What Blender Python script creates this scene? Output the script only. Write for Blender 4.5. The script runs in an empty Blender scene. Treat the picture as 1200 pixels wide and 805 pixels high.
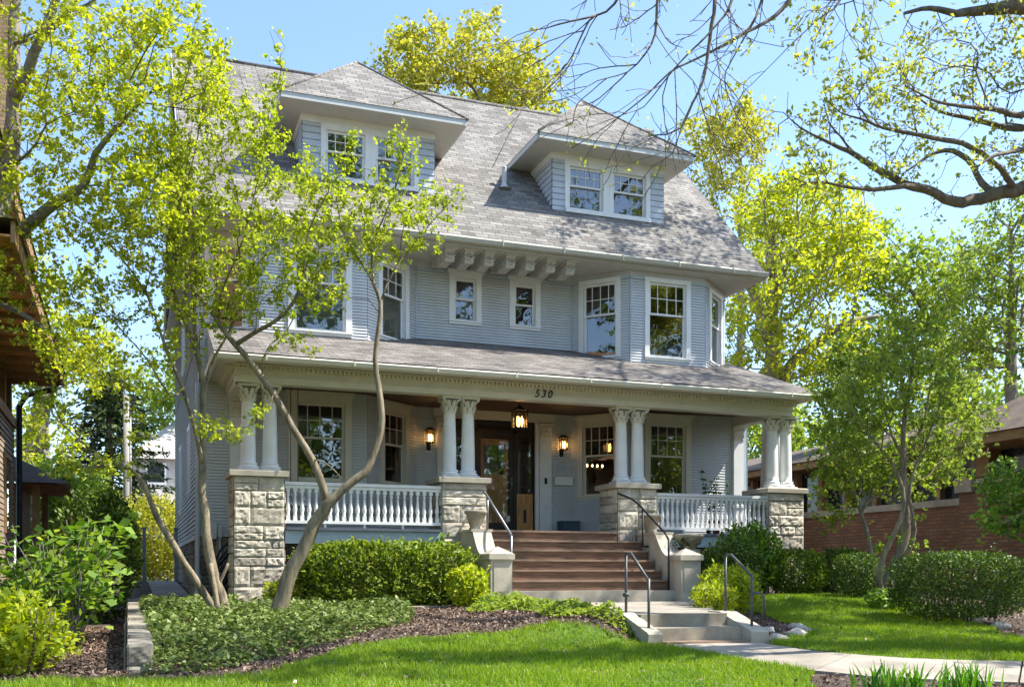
import bpy, math, random
import numpy as np
from mathutils import Vector, Matrix, noise as mnoise

random.seed(7)
SC = bpy.context.scene
COL = SC.collection
PI = math.pi

# ------------------------------------------------------------------ camera model (metres, eye level = 0)
FPX, HOR = 1211.0, 672.0
TH = math.atan(FPX / 3260.0)
SN, CS = math.sin(TH), math.cos(TH)


def px(u, v, t):
    """world point seen at photo pixel (u, v), t metres along the camera axis"""
    a = (u - 600) / FPX
    return (t * (SN + a * CS), t * (CS - a * SN), t * (HOR - v) / FPX)


def lerp_table(x, T):
    if x <= T[0][0]:
        return T[0][1]
    for (a, b), (c, d) in zip(T, T[1:]):
        if x <= c:
            return b + (d - b) * (x - a) / (c - a)
    return T[-1][1]


BASE = [(-40, -1.75), (2, -1.6), (6, -1.3), (9, -1.05), (11.8, -.9), (14, -.74), (17, -.6), (400, -.6)]


def smooth(a, b, x):
    t = min(1, max(0, (x - a) / (b - a)))
    return t * t * (3 - 2 * t)


def gz(x, y):
    z = lerp_table(y, BASE)
    if y > 10:
        low = min(z, -.98 + .01 * max(0, y - 14))
        k = smooth(.22, .05, x) * smooth(10.4, 11.4, y)
        k2 = smooth(-40, -30, x)
        z = z * (1 - k) + low * k
    if x > .1 and x < 1.6 and y > 21:
        z += min(.36, .04 * (y - 21))
    z += .14 * smooth(10, 12, x) * smooth(12.5, 17, y)
    if 4.2 < x < 6.3 and 11.5 < y < 18:
        z += (-.57 - z) * smooth(4.4, 5.7, x) * smooth(11.6, 12.5, y)
    return z


# ------------------------------------------------------------------ materials
MATS = {}


def newmat(name):
    m = bpy.data.materials.new(name)
    m.use_nodes = True
    nt = m.node_tree
    nt.nodes.clear()
    out = nt.nodes.new('ShaderNodeOutputMaterial')
    MATS[name] = m
    return m, nt, out


def N(nt, kind, **kw):
    n = nt.nodes.new(kind)
    for k, v in kw.items():
        if k in n.inputs.keys() if isinstance(k, str) else False:
            n.inputs[k].default_value = v
        else:
            setattr(n, k, v)
    return n


def L(nt, a, b):
    nt.links.new(a, b)


def c4(c):
    return (c[0], c[1], c[2], 1)


def ramp(nt, fac, stops):
    r = nt.nodes.new('ShaderNodeValToRGB')
    e = r.color_ramp.elements
    while len(e) < len(stops):
        e.new(.5)
    for el, (p, c) in zip(e, stops):
        el.position = p
        el.color = c4(c)
    L(nt, fac, r.inputs[0])
    return r.outputs[0]


def noise_tex(nt, scale, detail=4, vec=None, rough=.55):
    n = nt.nodes.new('ShaderNodeTexNoise')
    n.inputs['Scale'].default_value = scale
    n.inputs['Detail'].default_value = detail
    n.inputs['Roughness'].default_value = rough
    if vec is not None:
        L(nt, vec, n.inputs['Vector'])
    return n


def plain(name, col, rough=.6, var=.12, scale=3.0, bump=.0, bscale=40, metal=0, col2=None, stretch=None, spec=.4):
    """Principled surface with a noise-driven colour spread and optional bump"""
    m, nt, out = newmat(name)
    p = nt.nodes.new('ShaderNodeBsdfPrincipled')
    tc = nt.nodes.new('ShaderNodeTexCoord')
    vec = tc.outputs['Object']
    if stretch:
        mp = nt.nodes.new('ShaderNodeMapping')
        mp.inputs['Scale'].default_value = stretch
        L(nt, vec, mp.inputs['Vector'])
        vec = mp.outputs[0]
    n = noise_tex(nt, scale, 6, vec, .62)
    d = [max(0, c * (1 - var)) for c in col] if col2 is None else col2
    h = [min(1, c * (1 + var)) for c in col]
    L(nt, ramp(nt, n.outputs[0], [(.3, d), (.7, h)]), p.inputs['Base Color'])
    p.inputs['Roughness'].default_value = rough
    p.inputs['Metallic'].default_value = metal
    p.inputs['Specular IOR Level'].default_value = spec
    if bump:
        b = nt.nodes.new('ShaderNodeBump')
        n2 = noise_tex(nt, bscale, 5, vec, .65)
        b.inputs['Strength'].default_value = bump
        b.inputs['Distance'].default_value = .02
        L(nt, n2.outputs[0], b.inputs['Height'])
        L(nt, b.outputs[0], p.inputs['Normal'])
    L(nt, p.outputs[0], out.inputs[0])
    return m


def bricks(name, c1, c2, mortar, w, h, msize, rough=.85, bump=.5, offset=.5, var=.3, vscale=.6, dirt=None):
    m, nt, out = newmat(name)
    p = nt.nodes.new('ShaderNodeBsdfPrincipled')
    tc = nt.nodes.new('ShaderNodeTexCoord')
    br = nt.nodes.new('ShaderNodeTexBrick')
    br.offset = offset
    br.inputs['Scale'].default_value = 1
    br.inputs['Brick Width'].default_value = w
    br.inputs['Row Height'].default_value = h
    br.inputs['Mortar Size'].default_value = msize
    br.inputs['Mortar Smooth'].default_value = .3
    br.inputs['Color1'].default_value = c4(c1)
    br.inputs['Color2'].default_value = c4(c2)
    br.inputs['Mortar'].default_value = c4(mortar)
    # a little wobble so that courses are not ruler straight
    nz = noise_tex(nt, 1.7, 3, tc.outputs['UV'])
    sub = nt.nodes.new('ShaderNodeVectorMath'); sub.operation = 'SCALE'
    sub.inputs['Scale'].default_value = .012
    L(nt, nz.outputs['Color'], sub.inputs[0])
    ad = nt.nodes.new('ShaderNodeVectorMath'); ad.operation = 'ADD'
    L(nt, tc.outputs['UV'], ad.inputs[0]); L(nt, sub.outputs[0], ad.inputs[1])
    L(nt, ad.outputs[0], br.inputs['Vector'])
    n = noise_tex(nt, vscale, 6, tc.outputs['UV'], .65)
    mul = nt.nodes.new('ShaderNodeMix'); mul.data_type = 'RGBA'; mul.blend_type = 'MULTIPLY'
    mul.inputs[0].default_value = 1
    L(nt, br.outputs['Color'], mul.inputs[6])
    L(nt, ramp(nt, n.outputs[0], [(.3, (1 - var,) * 3), (.7, (1 + var * .4,) * 3)]), mul.inputs[7])
    n3 = noise_tex(nt, 60, 3, tc.outputs['UV'], .7)
    mul2 = nt.nodes.new('ShaderNodeMix'); mul2.data_type = 'RGBA'; mul2.blend_type = 'MULTIPLY'
    mul2.inputs[0].default_value = 1
    L(nt, mul.outputs[2], mul2.inputs[6])
    L(nt, ramp(nt, n3.outputs[0], [(.3, (.82,) * 3), (.7, (1.1,) * 3)]), mul2.inputs[7])
    L(nt, mul2.outputs[2], p.inputs['Base Color'])
    p.inputs['Roughness'].default_value = rough
    p.inputs['Specular IOR Level'].default_value = .25
    b = nt.nodes.new('ShaderNodeBump')
    b.invert = True
    b.inputs['Strength'].default_value = bump
    b.inputs['Distance'].default_value = .03
    L(nt, br.outputs['Fac'], b.inputs['Height'])
    L(nt, b.outputs[0], p.inputs['Normal'])
    L(nt, p.outputs[0], out.inputs[0])
    return m


def leafmat(name, cols, trans=.45, patch=.5, pscale=.6):
    """leaf colour varies from leaf to leaf and slowly through the plant; thin and translucent"""
    m, nt, out = newmat(name)
    geo = nt.nodes.new('ShaderNodeNewGeometry')
    tc = nt.nodes.new('ShaderNodeTexCoord')
    n = noise_tex(nt, pscale, 2, tc.outputs['Object'])
    mx = nt.nodes.new('ShaderNodeMath'); mx.operation = 'MULTIPLY_ADD'
    mx.inputs[1].default_value = 1 - patch
    md = nt.nodes.new('ShaderNodeMath'); md.operation = 'MULTIPLY'
    md.inputs[1].default_value = patch
    L(nt, n.outputs[0], md.inputs[0])
    L(nt, geo.outputs['Random Per Island'], mx.inputs[0])
    L(nt, md.outputs[0], mx.inputs[2])
    k = len(cols)
    col = ramp(nt, mx.outputs[0], [(.15 + .7 * i / (k - 1), c) for i, c in enumerate(cols)])
    d = nt.nodes.new('ShaderNodeBsdfPrincipled')
    d.inputs['Roughness'].default_value = .5
    d.inputs['Specular IOR Level'].default_value = .3
    L(nt, col, d.inputs['Base Color'])
    t = nt.nodes.new('ShaderNodeBsdfTranslucent')
    hs = nt.nodes.new('ShaderNodeHueSaturation')
    hs.inputs['Saturation'].default_value = 1.1
    hs.inputs['Value'].default_value = 1.25
    L(nt, col, hs.inputs['Color'])
    L(nt, hs.outputs[0], t.inputs['Color'])
    ms = nt.nodes.new('ShaderNodeMixShader')
    ms.inputs[0].default_value = trans
    L(nt, d.outputs[0], ms.inputs[1]); L(nt, t.outputs[0], ms.inputs[2])
    L(nt, ms.outputs[0], out.inputs[0])
    return m


def glassmat(name, tint=(.75, .8, .8), refl=.14):
    m, nt, out = newmat(name)
    fr = nt.nodes.new('ShaderNodeFresnel'); fr.inputs['IOR'].default_value = 1.5
    ad = nt.nodes.new('ShaderNodeMath'); ad.operation = 'MULTIPLY_ADD'
    ad.inputs[1].default_value = 1.6; ad.inputs[2].default_value = refl
    ad.use_clamp = True
    L(nt, fr.outputs[0], ad.inputs[0])
    g = nt.nodes.new('ShaderNodeBsdfGlossy'); g.inputs['Roughness'].default_value = .015
    tc = nt.nodes.new('ShaderNodeTexCoord')
    n = noise_tex(nt, 1.6, 2, tc.outputs['Object'])
    b = nt.nodes.new('ShaderNodeBump'); b.inputs['Strength'].default_value = .05; b.inputs['Distance'].default_value = .05
    L(nt, n.outputs[0], b.inputs['Height']); L(nt, b.outputs[0], g.inputs['Normal'])
    t = nt.nodes.new('ShaderNodeBsdfTransparent'); t.inputs[0].default_value = c4(tint)
    ms = nt.nodes.new('ShaderNodeMixShader')
    L(nt, ad.outputs[0], ms.inputs[0]); L(nt, t.outputs[0], ms.inputs[1]); L(nt, g.outputs[0], ms.inputs[2])
    L(nt, ms.outputs[0], out.inputs[0])
    return m


def emit(name, col, s):
    m, nt, out = newmat(name)
    e = nt.nodes.new('ShaderNodeEmission')
    e.inputs[0].default_value = c4(col); e.inputs[1].default_value = s
    L(nt, e.outputs[0], out.inputs[0])
    return m


M = MATS
plain('siding', (.575, .595, .605), .55, .1, 1.6, stretch=(1, 1, .25), spec=.3)
plain('siding_sunlit', (.44, .42, .38), .6, .1, 1.2, spec=.3)  # same siding on the side walls, sunlit tan painted into its base colour
plain('dormer_shingle', (.50, .55, .60), .6, .1, 5)
plain('white_paint', (.79, .79, .77), .45, .07, 3)
plain('blue_trim', (.42, .50, .56), .5, .06, 3)
plain('cream_paint', (.66, .63, .52), .5, .06, 3)
plain('trim_grey', (.54, .56, .54), .5, .06, 3)
plain('gutter_paint', (.47, .45, .37), .5, .08, 3)
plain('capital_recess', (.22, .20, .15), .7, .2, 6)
plain('soffit_paint', (.56, .535, .48), .55, .06, 3)
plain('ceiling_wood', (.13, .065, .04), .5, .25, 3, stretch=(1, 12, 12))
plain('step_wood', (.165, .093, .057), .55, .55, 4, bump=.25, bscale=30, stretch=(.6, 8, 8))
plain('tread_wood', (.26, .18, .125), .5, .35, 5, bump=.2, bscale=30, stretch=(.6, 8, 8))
plain('deck_wood', (.09, .11, .14), .6, .2, 4)
plain('door_wood', (.56, .28, .10), .35, .35, 5, stretch=(6, 6, .8))
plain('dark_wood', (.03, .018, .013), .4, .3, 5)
plain('limestone', (.50, .455, .375), .9, .34, 4, bump=.5, bscale=25)
def per_block(name, amount):
    nt = M[name].node_tree
    p = next(n for n in nt.nodes if n.type == 'BSDF_PRINCIPLED')
    src = p.inputs['Base Color'].links[0].from_socket
    geo = nt.nodes.new('ShaderNodeNewGeometry')
    mul = nt.nodes.new('ShaderNodeMix'); mul.data_type = 'RGBA'; mul.blend_type = 'MULTIPLY'
    mul.inputs[0].default_value = 1
    L(nt, src, mul.inputs[6])
    L(nt, ramp(nt, geo.outputs['Random Per Island'], [(.0, (1 - amount, 1 - amount * 1.05, 1 - amount * 1.1)), (.5, (1, .99, .97)), (1, (1 + amount * .4, 1 + amount * .38, 1 + amount * .3))]), mul.inputs[7])
    L(nt, mul.outputs[2], p.inputs['Base Color'])
per_block('limestone', .3)
plain('mortar', (.30, .28, .24), .95, .2, 6)
plain('rubble', (.24, .21, .17), .9, .4, 3, bump=.5, bscale=20)
per_block('rubble', .4)
plain('concrete', (.37, .335, .27), .85, .3, 1.8, bump=.25, bscale=60)
plain('concrete_worn', (.30, .265, .205), .9, .42, 2.5, bump=.3, bscale=50)
plain('cast_stone', (.46, .415, .33), .85, .18, 3, bump=.2, bscale=50)
plain('path_concrete', (.31, .275, .225), .9, .35, 1.3, bump=.2, bscale=60)
plain('iron', (.035, .037, .04), .45, .2, 8, metal=.6)
plain('rail_grey', (.10, .105, .10), .5, .25, 9, metal=.4)
plain('steel_rail', (.22, .23, .24), .4, .1, 8, metal=.7)
plain('lead_vent', (.55, .56, .58), .5, .1, 8)
plain('black_hose', (.015, .015, .016), .4, .1, 5)
plain('bark', (.25, .205, .135), .9, .6, 4, bump=1.0, bscale=30, stretch=(3, 3, .7))
plain('bark_grey', (.24, .215, .18), .9, .4, 7, bump=.8, bscale=25, stretch=(3, 3, .7))
plain('bark_dark', (.19, .155, .11), .9, .45, 7, bump=.8, bscale=25, stretch=(2, 2, .8))
plain('twig', (.12, .085, .055), .9, .3, 7)
plain('soil', (.075, .052, .038), .95, .5, 4, bump=.9, bscale=18, col2=(.03, .022, .017))
plain('mulch', (.12, .075, .052), .95, .5, 8)
plain('lawn_soil', (.07, .13, .016), .95, .4, 1.5, bump=.5, bscale=30)
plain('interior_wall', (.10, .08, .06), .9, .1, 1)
plain('curtain', (.42, .40, .36), .9, .2, 6, stretch=(9, 9, .4))
plain('blind', (.40, .42, .38), .7, .1, 2)
plain('shade_cloth', (.75, .70, .60), .9, .05, 2)
plain('package_blue', (.05, .09, .11), .6, .2, 4)
plain('terracotta', (.22, .10, .06), .8, .2, 4)
plain('pole_wood', (.30, .28, .26), .9, .2, 4, stretch=(6, 6, .3))
plain('gate_paint', (.17, .22, .26), .5, .1, 4)
plain('timber_brown', (.30, .18, .09), .75, .3, 5)
plain('timber_orange', (.46, .21, .065), .7, .25, 4)
plain('neighbor_siding', (.27, .21, .15), .75, .15, 2)
plain('brown_roof', (.13, .10, .08), .9, .3, 3, bump=.6, bscale=12)
plain('edging_stone', (.24, .22, .175), .9, .4, 4, bump=.5, bscale=20)
per_block('edging_stone', .3)
plain('dark_roof', (.11, .10, .09), .9, .2, 5)
plain('grey_house', (.42, .39, .35), .8, .15, 2)
plain('dark_pane', (.02, .025, .03), .1, .2, 2, spec=.6)
plain('rock', (.46, .42, .36), .9, .25, 6, bump=.5, bscale=20)
bricks('shingles', (.30, .283, .258), (.16, .149, .138), (.08, .075, .070), .31, .135, .008, .92, .8, .37, .3, .9)
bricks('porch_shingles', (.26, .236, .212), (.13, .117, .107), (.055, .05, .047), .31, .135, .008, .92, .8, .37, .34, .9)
bricks('red_brick', (.37, .175, .095), (.25, .115, .065), (.17, .12, .09), .3, .095, .02, .9, .6, .5, .3, .5)
bricks('tan_brick', (.42, .30, .17), (.30, .20, .11), (.25, .2, .14), .24, .085, .012, .9, .5, .5, .25, .5)
glassmat('glass')
glassmat('bright_glass', (.55, .6, .62), .22)
glassmat('clear_glass', (.9, .9, .88), .0)
glassmat('amber_glass', (.85, .68, .44), .03)
emit('bulb', (1, .62, .26), 7)
emit('lantern_glow', (1, .60, .24), 3.2)
leafmat('leaf_crab', [(.17, .25, .03), (.36, .43, .05), (.55, .57, .09)], .6)
leafmat('leaf_elm', [(.21, .29, .03), (.42, .47, .05), (.58, .57, .09)], .6)
leafmat('leaf_yellow', [(.28, .31, .04), (.45, .44, .06), (.58, .54, .12)], .48)
leafmat('leaf_green', [(.12, .19, .03), (.25, .34, .05), (.42, .47, .09)], .52)
leafmat('leaf_oak', [(.26, .31, .05), (.42, .45, .08), (.56, .54, .14)], .58)
leafmat('leaf_box', [(.06, .11, .014), (.17, .25, .025), (.36, .42, .06)], .35, .3, 3)
leafmat('leaf_yew', [(.03, .065, .012), (.075, .135, .02), (.19, .27, .035)], .25, .4, 2)
leafmat('leaf_lime', [(.12, .20, .02), (.26, .36, .03), (.44, .49, .06)], .4, .3, 2.5)
leafmat('leaf_gold', [(.20, .29, .02), (.40, .47, .035), (.58, .59, .07)], .45, .3, 2.5)
leafmat('leaf_bush', [(.07, .15, .02), (.17, .29, .035), (.33, .43, .07)], .4, .35, 2)
leafmat('leaf_cover', [(.055, .10, .018), (.13, .19, .04), (.30, .35, .11)], .25, .35, 2.5)
leafmat('leaf_conifer', [(.02, .04, .012), (.05, .08, .022), (.11, .14, .045)], .15, .4, .5)
leafmat('leaf_far', [(.05, .09, .02), (.10, .16, .03), (.2, .27, .04)], .3, .5, .2)
leafmat('leaf_street', [(.05, .09, .015), (.12, .18, .025), (.24, .30, .04)], .4, .5, .2)
leafmat('leaf_iris', [(.06, .19, .02), (.13, .30, .03), (.24, .40, .06)], .4, .3, 1.5)
leafmat('grass_blade', [(.10, .19, .012), (.22, .34, .022), (.40, .45, .06)], .4, .6, 1.1)
leafmat('mulch_chip', [(.07, .043, .03), (.17, .108, .075), (.32, .22, .155)], .0, .3, 2)


# ------------------------------------------------------------------ object helpers
def tag(o, label=None, cat=None, group=None, kind=None):
    if label: o['label'] = label
    if cat: o['category'] = cat
    if group: o['group'] = group
    if kind: o['kind'] = kind
    return o


def thing(name, loc, label, cat, group=None):
    o = bpy.data.objects.new(name, None)
    o.empty_display_size = .2
    COL.objects.link(o)
    o.location = loc
    return tag(o, label, cat, group)


def rootloc(p):
    v = Vector((0, 0, 0))
    while p is not None:
        v += p.location
        p = p.parent
    return v


def np_object(name, V, F, mat, parent=None, smooth=False, loc=None):
    """V (n,3) world coordinates, F (m,k) faces; quick mesh from arrays"""
    V = np.asarray(V, dtype=np.float64)
    off = rootloc(parent) if loc is None else Vector((0, 0, 0))
    V = V - np.array(off)
    me = bpy.data.meshes.new(name)
    F = np.asarray(F, dtype=np.int32)
    n, k = F.shape
    me.vertices.add(len(V)); me.vertices.foreach_set('co', V.astype(np.float32).ravel())
    me.loops.add(n * k); me.loops.foreach_set('vertex_index', F.ravel())
    me.polygons.add(n)
    me.polygons.foreach_set('loop_start', np.arange(0, n * k, k, dtype=np.int32))
    me.polygons.foreach_set('loop_total', np.full(n, k, dtype=np.int32))
    if smooth:
        me.polygons.foreach_set('use_smooth', np.ones(n, dtype=bool))
    me.update(calc_edges=True)
    for mm in (mat if isinstance(mat, (list, tuple)) else [mat]):
        me.materials.append(M[mm])
    o = bpy.data.objects.new(name, me)
    COL.objects.link(o)
    o.parent = parent
    if loc is not None:
        o.location = Vector(loc) - rootloc(parent)
    return o


class MB:
    """collects faces; build() links them as ONE mesh object"""

    def __init__(self):
        self.v, self.f, self.m, self.s = [], [], [], []

    def add(self, verts, faces, mat=0, smooth=False):
        b = len(self.v)
        self.v += [tuple(p) for p in verts]
        for f in faces:
            self.f.append(tuple(b + i for i in f)); self.m.append(mat); self.s.append(smooth)
        return self

    def quad(self, a, b, c, d, mat=0):
        return self.add([a, b, c, d], [(0, 1, 2, 3)], mat)

    def box(self, x0, x1, y0, y1, z0, z1, mat=0):
        return self.fbox(WORLD, x0, x1, -y1, -y0, z0, z1, mat)

    def fbox(self, fr, s0, s1, o0, o1, z0, z1, mat=0, bev=0):
        P = [fr(s, o, z) for z in (z0, z1) for s, o in ((s0, o1), (s1, o1), (s1, o0), (s0, o0))]
        return self.add(P, [(3, 2, 1, 0), (4, 5, 6, 7), (0, 1, 5, 4), (1, 2, 6, 5), (2, 3, 7, 6), (3, 0, 4, 7)], mat)

    def prism(self, poly, z0, z1, mat=0):
        n = len(poly)
        P = [(x, y, z0) for x, y in poly] + [(x, y, z1) for x, y in poly]
        F = [tuple(range(n - 1, -1, -1)), tuple(range(n, 2 * n))]
        F += [(i, (i + 1) % n, n + (i + 1) % n, n + i) for i in range(n)]
        return self.add(P, F, mat)

    def extrude(self, prof, fn, a, b, mat=0):
        """profile [(p,q)] swept between fn(a,p,q) and fn(b,p,q)"""
        n = len(prof)
        P = [fn(a, p, q) for p, q in prof] + [fn(b, p, q) for p, q in prof]
        F = [tuple(range(n)), tuple(range(2 * n - 1, n - 1, -1))]
        F += [(i, n + i, n + (i + 1) % n, (i + 1) % n) for i in range(n)]
        return self.add(P, F, mat)

    def lathe(self, prof, c=(0, 0, 0), seg=16, mat=0, smooth=True, wob=0):
        b = len(self.v)
        n = len(prof)
        for r, z in prof:
            for k in range(seg):
                a = 2 * PI * k / seg
                self.v.append((c[0] + r * math.cos(a), c[1] + r * math.sin(a), c[2] + z))
        for i in range(n - 1):
            for k in range(seg):
                k2 = (k + 1) % seg
                self.f.append((b + i * seg + k, b + i * seg + k2, b + (i + 1) * seg + k2, b + (i + 1) * seg + k))
                self.m.append(mat); self.s.append(smooth)
        self.f.append(tuple(b + k for k in range(seg - 1, -1, -1))); self.m.append(mat); self.s.append(False)
        self.f.append(tuple(b + (n - 1) * seg + k for k in range(seg))); self.m.append(mat); self.s.append(False)
        return self

    def tube(self, pts, rad, sides=8, mat=0, smooth=True):
        pts = [Vector(p) for p in pts]
        if not isinstance(rad, (list, tuple)):
            rad = [rad] * len(pts)
        b = len(self.v)
        nrm = None
        for i, p in enumerate(pts):
            d = (pts[min(i + 1, len(pts) - 1)] - pts[max(i - 1, 0)])
            d = d.normalized() if d.length > 1e-9 else Vector((0, 0, 1))
            if nrm is None:
                nrm = d.orthogonal().normalized()
            else:
                nrm = (nrm - d * nrm.dot(d))
                nrm = nrm.normalized() if nrm.length > 1e-6 else d.orthogonal().normalized()
            bi = d.cross(nrm)
            for k in range(sides):
                a = 2 * PI * k / sides
                q = p + (nrm * math.cos(a) + bi * math.sin(a)) * rad[i]
                self.v.append((q.x, q.y, q.z))
        for i in range(len(pts) - 1):
            for k in range(sides):
                k2 = (k + 1) % sides
                self.f.append((b + i * sides + k, b + i * sides + k2, b + (i + 1) * sides + k2, b + (i + 1) * sides + k))
                self.m.append(mat); self.s.append(smooth)
        self.f.append(tuple(b + k for k in range(sides - 1, -1, -1))); self.m.append(mat); self.s.append(False)
        e = b + (len(pts) - 1) * sides
        self.f.append(tuple(e + k for k in range(sides))); self.m.append(mat); self.s.append(False)
        return self

    def build(self, name, mats, parent=None, loc=None, uv=True):
        """verts are world coordinates, or local to loc when loc is given"""
        if isinstance(mats, str):
            mats = [mats]
        me = bpy.data.meshes.new(name)
        off = rootloc(parent) if loc is None else Vector((0, 0, 0))
        vs = [(x - off.x, y - off.y, z - off.z) for x, y, z in self.v]
        me.from_pydata(vs, [], self.f)
        for mm in mats:
            me.materials.append(M[mm])
        me.polygons.foreach_set('material_index', self.m)
        me.polygons.foreach_set('use_smooth', self.s)
        if uv:
            lay = me.uv_layers.new(name='UVMap').data
            Z = Vector((0, 0, 1))
            for p in me.polygons:
                n = p.normal
                if abs(n.z) > .999:
                    t = Vector((1, 0, 0))
                else:
                    t = Z.cross(n).normalized()
                b = n.cross(t)
                for li in p.loop_indices:
                    q = me.vertices[me.loops[li].vertex_index].co
                    lay[li].uv = (q.dot(t), q.dot(b))
        me.update()
        o = bpy.data.objects.new(name, me)
        COL.objects.link(o)
        o.parent = parent
        if loc is not None:
            o.location = Vector(loc) - rootloc(parent)
        return o


def frame(p0, p1):
    """(s along the wall, o outward, z) -> world; walls run left to right seen from outside"""
    d = Vector((p1[0] - p0[0], p1[1] - p0[1]))
    ln = d.length
    d /= ln
    n = Vector((d.y, -d.x))

    def fn(s, o, z):
        return (p0[0] + d.x * s + n.x * o, p0[1] + d.y * s + n.y * o, z)
    fn.length = ln
    fn.d = d
    fn.n = n
    return fn


WORLD = frame((0, 0), (1, 0))


def copy_tree(o, parent=None, loc=None, rz=None):
    c = o.copy()
    COL.objects.link(c)
    c.parent = parent
    if loc is not None: c.location = loc
    if rz is not None: c.rotation_euler.z = rz
    for ch in [x for x in o.children]:
        copy_tree(ch, c)
    return c


# ------------------------------------------------------------------ leaves
def leaf_quads(P, size, rng, up=.4, fold=.25, width=.55, axis=None):
    """one folded leaf-shaped quad per point"""
    n = len(P)
    size = np.broadcast_to(np.asarray(size, float), (n,))
    nr = rng.normal(size=(n, 3)); nr[:, 2] += up * 2.0
    nr /= np.linalg.norm(nr, axis=1, keepdims=True)
    ax = rng.normal(size=(n, 3)) if axis is None else axis + rng.normal(size=(n, 3)) * .35
    ax -= nr * np.sum(ax * nr, axis=1, keepdims=True)
    ax /= np.linalg.norm(ax, axis=1, keepdims=True) + 1e-9
    sd = np.cross(nr, ax)
    s = (size * rng.uniform(.5, 1.4, n))[:, None]
    V = np.empty((n, 4, 3))
    V[:, 0] = P - ax * s * .5
    V[:, 1] = P + sd * s * width * .5 + nr * s * fold * .5 - ax * s * .05
    V[:, 2] = P + ax * s * .5
    V[:, 3] = P - sd * s * width * .5 + nr * s * fold * .5 - ax * s * .05
    F = np.arange(n * 4).reshape(n, 4)
    return V.reshape(-1, 3), F


# ------------------------------------------------------------------ trees
def catmull(pts, step):
    """pts [(x,y,z,r)] -> evenly resampled smooth polyline"""
    P = [np.array(p, float) for p in pts]
    P = [2 * P[0] - P[1]] + P + [2 * P[-1] - P[-2]]
    out = []
    for i in range(1, len(P) - 2):
        a, b, c, d = P[i - 1:i + 3]
        n = max(2, int(np.linalg.norm((c - b)[:3]) / step))
        for k in range(n):
            t = k / n
            q = .5 * (2 * b + (c - a) * t + (2 * a - 5 * b + 4 * c - d) * t * t + (3 * b - a - 3 * c + d) * t ** 3)
            q[3] = b[3] + (c[3] - b[3]) * t
            out.append(q)
    out.append(P[-2])
    return out


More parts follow.
